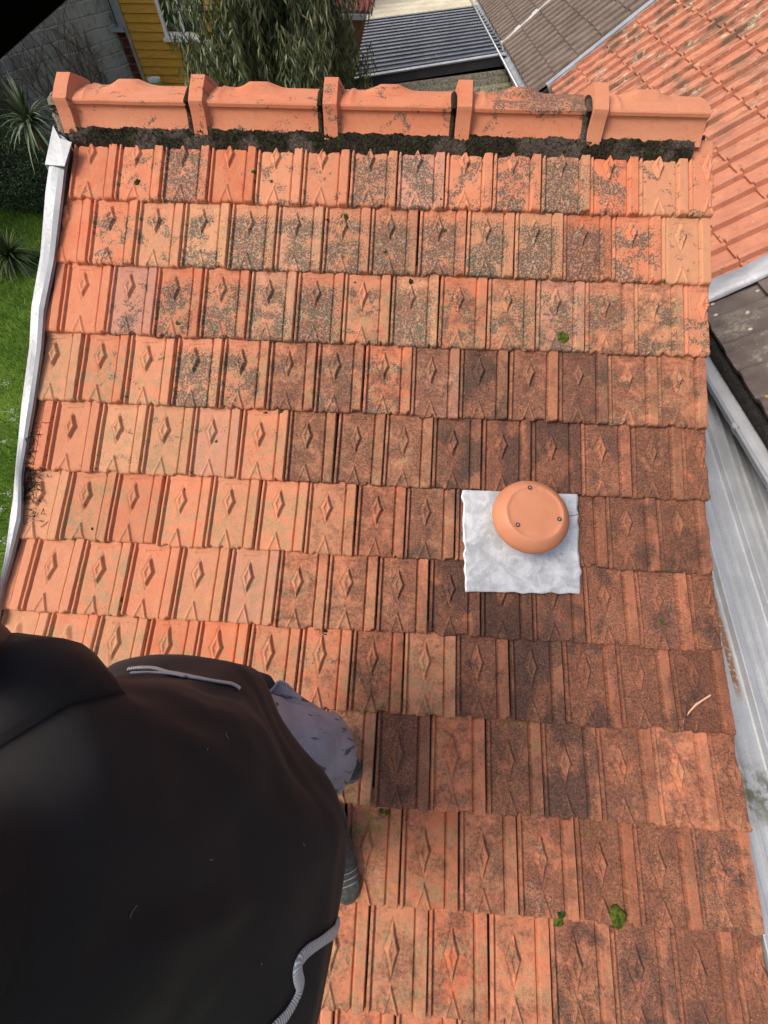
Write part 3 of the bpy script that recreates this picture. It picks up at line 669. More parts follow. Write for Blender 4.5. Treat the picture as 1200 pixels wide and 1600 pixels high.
# weeping narrow-leaved tree behind the ridge
tx, ty = -2.05, 8.6
tree = thing('tree', (tx, ty, 0), 'tall tree with drooping narrow grey-green leaves behind the ridge', 'tree')
mb = MB(); tp = [(tx, ty, 0), (tx + .05, ty, .8), (tx - .04, ty + .05, 1.7), (tx + .05, ty, 2.8), (tx, ty, 4.2)]; mb.tube(tp, [.16, .13, .11, .08, .04], 10); mb.build('trunk', M['bark'], tree, smooth=True)
mb = MB(); strands = []
random.seed(11)
for q in range(74):
    a = random.uniform(0, 6.28); z0 = random.uniform(1.6, 4.0); L_ = random.uniform(.6, 1.5) * (1 - .12 * abs(z0 - 2.6)); tipz = z0 + random.uniform(.1, .7)
    e = np.array([tx + math.cos(a) * L_, ty + math.sin(a) * L_, tipz]); b0 = np.array([tx, ty, z0]); m_ = (b0 + e) / 2 + (0, 0, .15)
    mb.tube([b0, m_, e], [.030, .018, .008], 5)
    for k in range(16):
        t_ = random.uniform(.25, 1.05); p = b0 * (1 - t_) + e * t_ + np.array([random.gauss(0, .13), random.gauss(0, .13), random.gauss(.05, .1)]); strands.append((p, random.uniform(.35, 1.15)))
mb.build('limbs', M['bark'], tree, smooth=True)
P = []; Dd = []
for p, L_ in strands:
    sw = np.array([random.gauss(0, .16), random.gauss(0, .16), 0]); nn = int(58 * L_)
    for k in range(nn):
        t_ = k / nn * L_; P.append(p + sw * t_ + np.array([0, 0, -t_]) + np.array([random.gauss(0, .03), random.gauss(0, .03), 0])); Dd.append([random.gauss(0, .55), random.gauss(0, .55), -1.0])
P = np.array(P); keep = (P[:, 2] > .8) & (vnoise(np.stack([P[:, 0] * 3.1 + 7, P[:, 2] * 2.1], -1), 6) > .12); P = P[keep]; Dd = np.array(Dd)[keep]
M['euc'] = leafmat('narrow_leaf', [(.045, .075, .030), (.085, .120, .055), (.14, .17, .09), (.15, .165, .045), (.28, .31, .22)])
leaves('crown', P, Dd, rng.uniform(.07, .16, len(P)), rng.uniform(.009, .017, len(P)), M['euc'], tree)
print('leaves', len(P))

# ------------------------------------------------------------------ block wall and dead creeper
d = np.array([math.cos(R(68)), math.sin(R(68)), 0]); nW = np.array([d[1], -d[0], 0])     # wall line, facing the camera side
W0 = np.array([-7.55, 15.1, 0])
n = NT('block_wall', .95, .1); t = n.node('ShaderNodeTexBrick'); p = n.pos(); sx = n.sep(p)
along = n.ma('ADD', n.ma('MULTIPLY', sx[0], float(d[0])), n.ma('MULTIPLY', sx[1], float(d[1])))
cb = n.node('ShaderNodeCombineXYZ'); n.put(cb.inputs[0], n.ma('ADD', along, n.ma('MULTIPLY', n.noise(p, 3, 3), .08))); n.put(cb.inputs[1], n.ma('ADD', sx[2], n.ma('MULTIPLY', n.noise(p, 2.3, 3), .08))); n.put(t.inputs['Vector'], cb.outputs[0])
t.inputs['Scale'].default_value = 1; t.inputs['Brick Width'].default_value = .42; t.inputs['Row Height'].default_value = .22; t.inputs['Mortar Size'].default_value = .022; t.inputs['Mortar Smooth'].default_value = .6; t.inputs['Bias'].default_value = 0
n.put(t.inputs['Color1'], (.34, .32, .28)); n.put(t.inputs['Color2'], (.54, .51, .46)); n.put(t.inputs['Mortar'], (.66, .63, .57))
c = n.mix(n.ss(n.noise(p, 1.2, 4, .6), .4, .62, 0, .8), t.outputs[0], n.mix(n.noise(p, 9, 4), (.48, .46, .42), (.70, .67, .62))); c = n.mix(n.ss(n.noise(p, 6, 5, .7), .48, .72, 0, .6), c, (.18, .16, .13)); n.col(c)
n.bump(n.ma('ADD', n.noise(p, 30, 4, .7), n.ma('MULTIPLY', t.outputs[1], -1.)), .8, .02); M['block'] = n.m
mb = MB(); A = W0 + d * .2; B = W0 - d * 16; mb.prism([A, B, B + (0, 0, 5.2), A + (0, 0, 5.2)], -nW * .2); tag(mb.build('stone_wall', M['block']), 'tall rough grey stone block wall at the far left of the garden', 'wall')
mb = MB(); random.seed(3)
for q in range(420):
    s_ = random.uniform(3.5, 9.0) if q % 3 else random.uniform(.8, 5); z0 = random.uniform(.2, 1.6); p = W0 - d * s_ + nW * random.uniform(.03, .25) + (0, 0, z0); pts = [p]; a = random.gauss(0, .35)
    for k in range(6): a += random.gauss(0, .25); pts.append(pts[-1] + (d * math.sin(a) + np.array([0, 0, math.cos(a)])) * random.uniform(.08, .22) + nW * random.gauss(0, .02))
    mb.tube(pts, [.012 - .0015 * k for k in range(7)], 4)
tag(mb.build('dry_creeper', simple('dry_stem', (.11, .07, .05), (.24, .17, .12), 30, .9)), 'bare brown creeper stems spread over the stone wall', 'climbing plant', kind='stuff')

# ------------------------------------------------------------------ orange boarded house
HY = 15.0
def onhouse(x, y, dy=0): return aty(x, y, HY + dy)
house = thing('boarded_house', (-5.5, HY, 0), 'house clad in orange-yellow timber boards behind the tree', 'house')
n = NT('ochre_boards', .75, .3); p = n.pos(); sx = n.sep(p)
st = n.vm('MULTIPLY', p, (1.2, 1, 14)); grain = n.noise(st, 3, 5, .65); kn = n.vor(n.vm('MULTIPLY', p, (1.6, 1, 7)), 1.3)[0]
c = n.mix(n.ss(grain, .3, .7), (.52, .25, .028), (.70, .38, .06)); c = n.mix(n.ss(kn, .12, .05, 0, .8), c, (.14, .055, .012)); n.col(c); n.bump(grain, .3, .01); M['ochre'] = n.m
hx0 = onhouse(228, 128)[0]; hx1 = hx0 + 3.6; mb = MB(); bh = .148
for k in range(35):
    z0 = k * bh; mb.prism([(hx0, HY, z0 + .004), (hx0, HY + .022, z0 + bh - .004), (hx0, HY + .1, z0 + bh - .004), (hx0, HY + .1, z0 + .004)], (hx1 - hx0, 0, 0))
mb.build('timber_cladding', M['ochre'], house)
mb = MB(); mb.box((hx0 + 1.8, HY + 2.6, 2.6), (3.55, 5, 5.19)); mb.build('wall', M['ochre'], house)
mb = MB(); mb.box((hx0 - .02, HY - .012, 2.6), (.07, .05, 5.2)); mb.build('corner_board', simple('pale_trim', (.30, .27, .22), (.42, .38, .30), 8), house)
wl = onhouse(260, 58); wtl = onhouse(247, -40); wr_ = wl[0] + 1.0
zb, zt = wl[2], wl[2] + 1.45
M['white'] = simple('white_paint', (.72, .72, .70), (.82, .82, .80), 6, .5)
mb = MB()
for c_, d_ in (((wl[0] + .04, HY - .03, (zb + zt) / 2), (.08, .07, zt - zb)), ((wr_ - .04, HY - .03, (zb + zt) / 2), (.08, .07, zt - zb)), (((wl[0] + wr_) / 2, HY - .028, zb + .045), (wr_ - wl[0] - .16, .064, .09)), (((wl[0] + wr_) / 2, HY - .028, zt - .045), (wr_ - wl[0] - .16, .064, .09)), (((wl[0] + wr_) / 2, HY - .026, (zb + zt) / 2), (.06, .05, zt - zb - .18))): mb.box(c_, d_)
wf = mb.build('window', M['white'], house)
mb = MB(); mb.box(((wl[0] + wr_) / 2, HY - .055, zb - .03), (wr_ - wl[0] + .10, .13, .055)); mb.build('sill', M['white'], wf)
n = NT('dark_glass', .08, .6); n.col((.03, .035, .03)); M['glass'] = n.m
mb = MB(); mb.box(((wl[0] + wr_) / 2, HY - .008, (zb + zt) / 2), (wr_ - wl[0] - .18, .012, zt - zb - .2)); mb.build('pane', M['glass'], wf)
mb = MB(); mb.prism([(hx0 - .2, HY - .4, 5.2), (hx1 + .2, HY - .4, 5.2), (hx1 + .2, HY + 2.7, 7.0), (hx0 - .2, HY + 2.7, 7.0)], (0, 0, .12)); mb.prism([(hx0 - .2, HY + 5.6, 5.2), (hx1 + .2, HY + 5.6, 5.2), (hx1 + .2, HY + 2.7, 7.0), (hx0 - .2, HY + 2.7, 7.0)], (0, 0, .12)); mb.build('roof', simple('dark_roof', (.08, .07, .065), (.13, .11, .10), 5), house)
# narrow brick annex with a grey window between wall and house
an = thing('brick_annex', (hx0 - .35, HY + .3, 0), 'narrow dark red brick annex with grey framed window beside the orange house', 'building')
n = NT('red_brick', .9, .2); t = n.node('ShaderNodeTexBrick'); p = n.pos(); sx = n.sep(p); cb = n.node('ShaderNodeCombineXYZ'); n.put(cb.inputs[0], sx[0]); n.put(cb.inputs[1], sx[2]); n.put(t.inputs['Vector'], cb.outputs[0])
t.inputs['Scale'].default_value = 1; t.inputs['Brick Width'].default_value = .30; t.inputs['Row Height'].default_value = .15; t.inputs['Mortar Size'].default_value = .011
n.put(t.inputs['Color1'], (.10, .026, .016)); n.put(t.inputs['Color2'], (.17, .045, .025)); n.put(t.inputs['Mortar'], (.20, .12, .09)); n.col(t.outputs[0]); n.bump(t.outputs[1], -.4, .01); M['redbrick'] = n.m
ax0, ax1 = hx0 - .66, hx0 - .09; azt = aty(186, 48, HY + .12)[2]
mb = MB(); mb.box(((ax0 + ax1) / 2, HY + .62, azt / 2), (ax1 - ax0, 1, azt)); mb.build('brick_wall', M['redbrick'], an)
M['greytrim'] = simple('grey_trim', (.30, .31, .33), (.40, .41, .43), 8, .6)
mb = MB(); mb.box(((ax0 + ax1) / 2 - .02, HY + .10, azt + .03), (ax1 - ax0 + .06, .25, .06)); mb.box((ax0 + .06, HY + .15, azt + .78), (.16, .1, 1.44)); mb.box((ax1 - .08, HY + .15, azt + .78), (.17, .1, 1.44)); fr = mb.build('window', M['greytrim'], an)
mb = MB(); mb.box(((ax0 + ax1) / 2, HY + .20, azt + .78), (.26, .03, 1.44)); mb.build('pane', M['glass'], fr)
mb = MB(); mb.box(((ax0 + ax1) / 2, HY + .62, azt + .75), (ax1 - ax0 - .01, .76, 1.45)); mb.build('wall', M['render'], an)
mb = MB(); mb.box(((ax0 + ax1) / 2, HY + .62, azt + 1.55), (ax1 - ax0 + .1, 1.1, .1)); mb.build('roof', M['greytrim'], an)
# pale barrel
bp = aty(240, 122, HY - .45); zt = bp[2]; bar = thing('garden_container', (bp[0], bp[1], 0), 'pale green container with a white rim standing against the orange boards', 'container')
mb = MB(); cir = lambda r, z: [(bp[0] + r * math.cos(k), bp[1] + r * math.sin(k), z) for k in np.linspace(0, 6.283, 25)[:-1]]
mb.loft([cir(.135, 0), cir(.14, zt * .5), cir(.15, zt - .05)], cap=True); mb.build('body', simple('lime_plastic', (.36, .50, .12), (.42, .56, .16), 5, .5), bar, smooth=False)
mb = MB(); mb.loft([cir(.152, zt - .06), cir(.162, zt - .05), cir(.162, zt), cir(.148, zt), cir(.145, zt - .02)], cap=True); mb.build('rim', M['white'], bar)

# ------------------------------------------------------------------ garden plants
def rosette(name, c, n_, L_, label, cols, w_=.018, droop=.5, seed=1, up=.35, stem=0):
    random.seed(seed); t = thing(name, (c[0], c[1], 0), label, 'plant'); mb = MB()
    for q in range(n_):
        a = random.uniform(0, 6.28); el = random.uniform(-.15, 1.35); ll = L_ * random.uniform(.7, 1.1); d_ = np.array([math.cos(a) * math.cos(el), math.sin(a) * math.cos(el), math.sin(el)]); s_ = np.array([-math.sin(a), math.cos(a), 0])
        pts = []; 
        for k in range(7):
            u = k / 6; pts.append(np.array(c) + d_ * ll * u + np.array([0, 0, -droop * ll * u * u * math.cos(el)]))
        V = []
        for k, p in enumerate(pts):
            ww = w_ * (1 - (k / 6) ** 2) * (1 if k else .7) + .0015; V += [p - s_ * ww + (0, 0, ww * .4), p, p + s_ * ww + (0, 0, ww * .4)]
        mb.add(V, [(3 * k + j, 3 * k + j + 1, 3 * k + j + 4, 3 * k + j + 3) for k in range(6) for j in (0, 1)])
    lvv = np.repeat(rng.uniform(0, 1, n_), 21); mb.build('foliage', leafmat(name + '_leaf', cols), t, attrs={'lv': np.stack([lvv] * 3, -1)})
    mb = MB(); mb.tube([(c[0], c[1], 0), (c[0], c[1], c[2])], .07, 8); mb.build('stem', M['bark'], t)
    return t
c1 = att(47, 192, 7.3); rosette('yucca', c1, 130, .75, 'spiky yucca with long sword leaves behind the dark round bush', [(.03, .055, .02), (.07, .11, .04), (.14, .18, .10), (.24, .28, .19)], .020, .55, 4)
c2 = atz(16, 400, .22); rosette('palm', c2, 240, .62, 'small fan palm tuft growing in the lawn left of the metal verge', [(.03, .055, .018), (.06, .10, .03), (.14, .18, .07)], .012, .45, 9)
def bush(name, c, rad, n_, cols, label, ll=(.03, .06)):
    t = thing(name, (c[0], c[1], 0), label, 'bush'); U_ = rng.normal(0, 1, (n_, 3)); U_ /= np.linalg.norm(U_, axis=1, keepdims=True); rr = rng.uniform(.55, 1.0, n_) ** .5
    bumpy = 1 + .28 * (vnoise(np.stack([U_[:, 0] * 3 + 5, U_[:, 2] * 3 + U_[:, 1] * 2], -1), 3) - .5) + .2 * (vnoise(np.stack([U_[:, 0] * 7 + 5, U_[:, 2] * 7 + U_[:, 1] * 5], -1), 8) - .5)
    P = np.array(c) + U_ * (rr * bumpy)[:, None] * np.array(rad); k = P[:, 2] > .03; P = P[k]; Dn = U_[k] + rng.normal(0, .7, P.shape)
    leaves('foliage', P, Dn, rng.uniform(*ll, len(P)), rng.uniform(.007, .014, len(P)), leafmat(name + '_leaf', cols), t)
    mb = MB()
    for q in range(7):
        a = q * .9; mb.tube([(c[0], c[1], 0), (c[0] + .3 * rad[0] * math.cos(a), c[1] + .3 * rad[1] * math.sin(a), c[2] * .7), (c[0] + .8 * rad[0] * math.cos(a), c[1] + .8 * rad[1] * math.sin(a), c[2] * 1.25)], [.035, .022, .008], 5)
    mb.build('branches', M['bark'], t); return t
DG = [(.030, .060, .022), (.055, .10, .032), (.11, .16, .07), (.22, .27, .15)]
cb_ = atz(22, 262, .55); bush('round_bush', cb_, (.95, .95, .78), 26000, DG, 'dense dark green bush left of the top of the metal verge')
cb2 = atz(-40, 225, .75); bush('round_bush', cb2, (1.1, 1.0, 1.0), 18000, [(.03, .05, .025), (.06, .09, .04), (.16, .19, .12)], 'paler broad bush cut by the left edge behind the dark bush')
cb3 = atz(60, 300, .25); bush('low_bush', cb3, (.5, .5, .32), 7000, DG, 'low dark bush hugging the metal verge just above the lawn')
# weeds with pale heads near the wall foot
mb = MB(); hd_ = MB(); random.seed(8)
wp = thing('wild_flowers', atz(12, 690, 0), 'thin stemmed weeds with small pale flower heads at the left edge', 'weeds')
for (x, y) in ((18, 642), (13, 770), (8, 690), (22, 655), (5, 845), (10, 600), (14, 862), (3, 795)):
    b = atz(x - 30 + random.uniform(-15, 10), y + 20, 0); h = atz(x, y, .55 + random.uniform(-.15, .25)); mb.tube([b, (b + h) / 2 + (.05, 0, .1), h], .004, 4)
    for k in range(12):
        q = h + np.array([random.gauss(0, .018), random.gauss(0, .018), random.gauss(0, .012)]); hd_.add([q + (.007, 0, 0), q - (.007, 0, 0), q + (0, .007, 0), q + (0, -.007, .0), q + (0, 0, .007)], [(0, 2, 4), (2, 1, 4), (1, 3, 4), (3, 0, 4)])
mb.build('stems', simple('stem_green', (.12, .15, .08), (.25, .27, .17), 20), wp); hd_.build('flower_heads', simple('pale_petal', (.55, .55, .60), (.7, .7, .72), 20), wp)['kind'] = 'stuff'

# ------------------------------------------------------------------ neighbouring long roof (one plane, 35 degrees, eaves along 93.5)
hA, pA = R(93.5), R(35)
NH = np.array([math.cos(hA), math.sin(hA), 0]); NU = np.array([math.sin(hA) * math.cos(pA), -math.cos(hA) * math.cos(pA), math.sin(pA)]); NN = np.cross(NU, NH); NN *= np.sign(NN[2]); ND = 2.75
def npt(u, h, e=0): return CAM + NU * u + NH * h - NN * (ND - e)
def tileroof(u_edges, h0, h1, width, prof, step, resu=.03, resh=.0125, seed=1, uend=None, jit=.004):
    """courses overlap like real tiles: every course rises by `step` towards its nose"""
    mb = MB(); out = []
    hs = np.arange(h0, h1 + 1e-6, resh)
    for ci in range(len(u_edges) - 1):
        ua, ub = u_edges[ci], u_edges[ci + 1]; us = np.concatenate([[ua - .012, ua - .010, ua], np.arange(ua + resu, ub + .02, resu), [ub + .04]])
        Hh, Uu = np.meshgrid(hs, us, indexing='ij')
        off = (ci % 2) * 0
        ph = ((Hh - h0) / width + off) % 1.0; idt = np.floor((Hh - h0) / width + off)
        e = prof(ph) + step * (1 - (Uu - ua) / (ub - ua)) + (vnoise(np.stack([idt + .5, np.full_like(idt, ci + .5)], -1) * 7.3, seed) - .5) * jit * 2
        e = e + (vnoise(np.stack([Hh * 30, Uu * 20], -1), seed) - .5) * .004
        e[:, 0] -= .030; e[:, 1] -= .002
        jn = (vnoise(np.stack([idt + .5, np.full_like(idt, ci + .5)], -1) * 3.7, seed + 2) - .5) * .016; Uj = Uu + jn * (Uu < ua + .05)
        P = CAM + Uj[..., None] * NU + Hh[..., None] * NH - (ND - e)[..., None] * NN
        mb.grid(P)
    mb.f = [f[::-1] for f in mb.f]
    return mb
ss = smoothstep
prof_o = lambda t: .040 * (ss((t - .70) / .06) * (1 - ss((t - .93) / .07))) + .008 * np.exp(-((t - .58) / .03) ** 2) + .003 * np.exp(-((t - .12) / .03) ** 2)
prof_b = lambda t: .055 * ss(t / .14) * (1 - ss((t - .62) / .14)) * (.8 + .2 * np.sin(math.pi * np.clip(t / .76, 0, 1)))
prof_d = lambda t: .030 * np.sin(math.pi * np.clip((t - .62) / .38, 0, 1)) ** .7 + .010 * np.exp(-((t - .1) / .04) ** 2) * 0
nb = thing('neighbouring_roof', npt(2, 5, -3), 'long neighbouring roof of orange interlocking tiles rising to the right', 'roof')
n = NT('orange_interlock', .85, .25); p = n.pos(); al = n.vm('MULTIPLY', p, (.35, 1, .35)); a = n.noise(p, 6, 5, .65); b = n.noise(p, 60, 4, .7); s1 = n.noise(al, 20, 5, .7)
c = n.mix(n.ss(a, .3, .7), (.47, .18, .11), (.58, .25, .15)); c = n.mix(n.ss(b, .45, .7, 0, .6), c, (.42, .20, .13))
far = n.ss(n.sep(p)[1], 3.2, 6.2); g = n.ma('MULTIPLY', n.ss(n.ma('ADD', n.ma('MULTIPLY', s1, .6), n.ma('MULTIPLY', n.noise(p, 3.2, 4, .6), .4)), .47, .58), far); c = n.mix(n.ma('MULTIPLY', g, .85), c, (.15, .11, .075))
g2 = n.ma('MULTIPLY', n.ss(n.ma('ADD', n.noise(p, 7, 6, .75, .5), n.ma('MULTIPLY', far, .06)), .63, .70), 1.); c = n.mix(n.ma('MULTIPLY', g2, .8), c, (.56, .54, .40))
d3 = n.ss(n.noise(p, 15, 5, .7), .60, .66); c = n.mix(n.ma('MULTIPLY', d3, .7), c, (.20, .11, .07)); n.col(c); n.bump(n.ma('ADD', a, b), .5, .01); M['orange_n'] = n.m
ue = [.84 + .335 * i for i in range(16)]
o = tileroof(ue[:15], 2.82, 7.62, .22, prof_o, .022, .06, .011, 4).build('tile_covering', M['orange_n'], nb, smooth=False)
n = NT('dark_concrete_tile', .85, .3); p = n.pos(); a = n.noise(p, 5, 5, .6); b = n.noise(p, 45, 5, .75)
c = n.mix(n.ss(a, .3, .7), (.105, .082, .072), (.165, .135, .12)); gl = n.ma('MULTIPLY', n.ss(n.ma('ADD', n.ma('MULTIPLY', b, .5), n.ma('MULTIPLY', a, .5)), .50, .58), n.ss(n.sep(p)[1], 2.75, 2.55)); c = n.mix(n.ma('MULTIPLY', gl, .6), c, (.33, .31, .23)); c = n.mix(n.ss(n.vor(p, 9)[0], .12, .08, 0, .8), c, (.55, .56, .48)); c = n.mix(n.ss(n.ma('ADD', n.noise(p, 7, 3), n.ss(n.sep(p)[1], 2.3, 1.9, 0, .12)), .70, .74), c, (.50, .40, .03)); n.col(c); n.bump(b, .4, .008); M['darktile'] = n.m
tileroof([.845, 1.175, 1.51, 1.85, 2.2, 2.55, 2.9, 3.25, 3.6], -2.5, 2.86, .255, prof_d, .026, .05, .012, 9, jit=.006).build('dark_tile_covering', M['darktile'], nb)
# lead strip lapped over both tile fields
G = []
for i, u in enumerate(np.linspace(.80, 4.5, 120)):
    row = []
    wv = (float(vnoise(np.array([u * 6, 1]), 5)) - .5); 
    for j, t_ in enumerate(np.linspace(0, 1, 9)):
        hh_ = 2.735 + .012 * wv + t_ * (.205 + .030 * (float(vnoise(np.array([u * 7, 4]), 6)) - .5)); row.append(npt(u, hh_, .046 + .022 * math.sin(t_ * math.pi) + .010 * (float(vnoise(np.array([u * 9, t_ * 4]), 7)) - .5) - .012 * (abs(t_ - .5) > .45)))
    G.append(row)
mb = MB(); mb.loft([r + [q - NN * .004 for q in r[::-1]] for r in G], cap=True); st_ = mb.build('lead_strip', simple('grey_lead', (.34, .35, .37), (.50, .51, .53), 7, .5, .5, .3, bump=.6, bscale=30), nb, smooth=True)
for u in (.87, 1.32): 
    mb = MB(); c_ = npt(u, 2.79, .060); mb.loft([[c_ + NN * e + r_ * (math.cos(k) * NU + math.sin(k) * NH) for k in np.linspace(0, 6.28, 9)[:-1]] for r_, e in ((.011, -.004), (.011, .003), (.005, .006))], cap=True); mb.build('screw', M['screwin'], st_)
# verge trim at the far end of the orange tiles
M['galv'] = simple('galvanised', (.42, .44, .47), (.60, .62, .64), 5, .4, .5, .5)
mb = MB(); a_ = [npt(u, 7.64, .045) for u in (.80, 5.6)]; mb.prism([a_[0], a_[1], a_[1] + NH * .10, a_[0] + NH * .10], NN * .02); mb.prism([a_[0], a_[1], a_[1] - NN * .16, a_[0] - NN * .16], NH * -.012); mb.build('verge_trim', M['galv'], nb)
# neighbour's wall, rear, eaves board
mb = MB(); W1 = npt(.86, -2.5, -.09); W2 = npt(.86, 7.6, -.09)
mb.prism([W1, W2, (W2[0], W2[1], 0), (W1[0], W1[1], 0)], (3.9, 0, 0)); 
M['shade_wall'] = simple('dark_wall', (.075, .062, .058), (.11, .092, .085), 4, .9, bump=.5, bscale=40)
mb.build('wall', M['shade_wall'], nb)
mb = MB(); q0, q1, q2, q3 = npt(.86, -2.5, -.035), npt(.86, 7.6, -.035), npt(5.5, 7.6, -.035), npt(5.5, -2.5, -.035); mb.prism([q0, q1, q2, q3], -NN * .05); mb.build('roof_deck', M['wood'], nb)
mb = MB(); mb.prism([q2, q3, q3 + (3, 0, -2.2), q2 + (3, 0, -2.2)], -NN * .05); mb.build('rear_slope', M['darktile'], nb)
# gutter with bead, brackets and black brush of debris
g0, g1 = npt(.755, -2.4, .0), npt(.755, 2.80, .0)
gut = thing('rain_gutter', (g0 + g1) / 2, 'grey half-round rain gutter under the dark tiles at the right edge', 'gutter')
def gutter(a, b, r, root, mat, seg=14, bead=.010, thick=.003):
    t = (b - a) / np.linalg.norm(b - a); sx_ = np.cross(t, (0, 0, 1)); sx_ /= np.linalg.norm(sx_); sx_ = -sx_ if sx_[0] > 0 else sx_
    mb = MB(); rg = []
    for q in (a, b):
        o_ = [q + sx_ * r * math.cos(k) + np.array([0, 0, -r * math.sin(k)]) for k in np.linspace(0, math.pi, seg)]; i_ = [q + sx_ * (r - thick) * math.cos(k) + np.array([0, 0, -(r - thick) * math.sin(k)]) for k in np.linspace(math.pi, 0, seg)]; rg.append(o_ + i_)
    mb.loft(rg, cap=True); mb.build('channel', mat, root)
    mb = MB(); mb.tube([a + sx_ * (r + .002), b + sx_ * (r + .002)], bead, 10); mb.build('bead', mat, root, smooth=True)
    return t, sx_
M['pvc'] = simple('grey_pvc', (.33, .34, .36), (.40, .41, .43), 5, .38, .5)
gc0, gc1 = g0 + np.array([-.015, 0, -.015]), g1 + np.array([-.015, 0, -.015])
t_, sx_ = gutter(gc0, gc1, .068, gut, M['pvc'])
for (x, y) in ((1135, 592), (1196, 700), (1235, 800)):
    r_ = ray(x, y); k = ((gc0[0] - CAM[0]) / r_[0]); yq = CAM[1] + r_[1] * k; f_ = (yq - gc0[1]) / (gc1[1] - gc0[1]); c_ = gc0 + (gc1 - gc0) * f_
    mb = MB(); mb.loft([[q + sx_ * rr * math.cos(a) + np.array([0, 0, -rr * math.sin(a)]) for rr, a in [(.073, a) for a in np.linspace(-.25, math.pi * .8, 16)] + [(.069, a) for a in np.linspace(math.pi * .8, -.25, 16)]] for q in (c_ - t_ * .016, c_ + t_ * .016)], cap=True)
    mb.tube([c_ - t_ * .016 + sx_ * .071, c_ + t_ * .016 + sx_ * .071], .0155, 10); mb.build('bracket', M['pvc'], gut)
mb = MB(); random.seed(2)
for q in range(4200):
    h = random.uniform(.3, 2.78); c_ = npt(.80 + random.gauss(0, .012), h, -.02 + random.uniform(-.03, .01)); dd = np.array([random.gauss(-.5, .7), random.gauss(0, 1), random.gauss(.5, .5)]); dd *= random.uniform(.015, .04) / np.linalg.norm(dd); s_ = np.array([random.gauss(0, 1), random.gauss(0, 1), random.gauss(0, 1)]) * .0012
    mb.add([c_ - s_, c_ + s_, c_ + dd], [(0, 1, 2)])
mb.tube([npt(.805, .2, -.045), npt(.805, 2.78, -.045)], .035, 10)
tag(mb.build('gutter_brush', simple('black_bristle', (.010, .010, .009), (.025, .023, .020), 60, .8)), 'black bristly guard filling the grey gutter under the dark tiles', 'gutter guard', kind='stuff')

# ------------------------------------------------------------------ brown tiled roof behind, its gutter, lead strip and pipes
bn = thing('brown_roof', npt(2, 11, -3), 'brown ribbed concrete tile roof beyond the orange one', 'roof')
n = NT('brown_concrete_tile', .88, .25); p = n.pos(); a = n.noise(p, 4, 5, .65); b = n.noise(p, 50, 4, .7); c = n.mix(n.ss(a, .3, .7), (.13, .10, .080), (.21, .165, .135)); c = n.mix(n.ss(b, .5, .72, 0, .5), c, (.30, .26, .22)); n.col(c); n.bump(b, .4, .01); M['browntile'] = n.m
ub = [.63, .94, 1.24, 1.53, 1.86, 2.2, 2.53, 2.87, 3.2, 3.54, 3.9, 4.2]
tileroof(ub, 7.82, 26, .20, prof_b, .024, .11, .0125, 12).build('tile_covering', M['browntile'], bn)
mb = MB(); a_ = [npt(u, 10.36, .040) for u in (.60, 4.2)]; mb.prism([a_[0], a_[1], a_[1] + NH * .16, a_[0] + NH * .16], NN * .022); mb.build('lead_strip', simple('pale_lead', (.45, .44, .42), (.58, .57, .54), 6, .6, .4), bn)
mb = MB(); mb.prism([npt(.66, 7.8, -.03), npt(.66, 26, -.03), npt(4.1, 26, -.03), npt(4.1, 7.8, -.03)], -NN * .06); mb.build('roof_deck', M['wood'], bn)
mb = MB(); mb.prism([npt(4.1, 7.8, -.03), npt(4.1, 26, -.03), npt(4.1, 26, -.03) + (3, 0, -2.2), npt(4.1, 7.8, -.03) + (3, 0, -2.2)], -NN * .06); mb.build('rear_slope', M['browntile'], bn)
mb = MB(); W1 = npt(.72, 7.8, -.1); W2 = npt(.72, 26, -.1); mb.prism([W1, W2, (W2[0], W2[1], 0), (W1[0], W1[1], 0)], (5, 0, 0)); mb.build('wall', M['render'], bn)
g0, g1 = npt(.575, 7.7, .0), npt(.575, 26, 0); g2_ = thing('long_gutter', (g0 + g1) / 2, 'long grey gutter along the eave of the brown roof above the corrugated sheets', 'gutter')
gutter(g0, g1, .075, g2_, M['galv'], bead=.014)
def wpipe(px, py, label, L_=.35):
    c_ = CAM + ray(px, py) * ((g0[0] - .12 - CAM[0]) / ray(px, py)[0]); t = thing('downpipe_bend', c_, label, 'pipe'); mb = MB(); mb.tube([c_ + (.16, 0, .16), c_ + (.05, 0, .10), c_ + (0, 0, .02), c_ + (0, -.02, -.12)], .055, 10); mb.build('bend', M['white'], t, smooth=True); mb = MB(); mb.tube([c_ + (0, -.018, -.10), c_ + (0, -.024, -.16)], .066, 10); mb.build('collar', M['white'], t, smooth=True)
wpipe(780, 84, 'nearer white pipe bend leaving the gutter onto the corrugated sheets'); wpipe(754, 25, 'farther white pipe bend leaving the gutter onto the corrugated sheets')

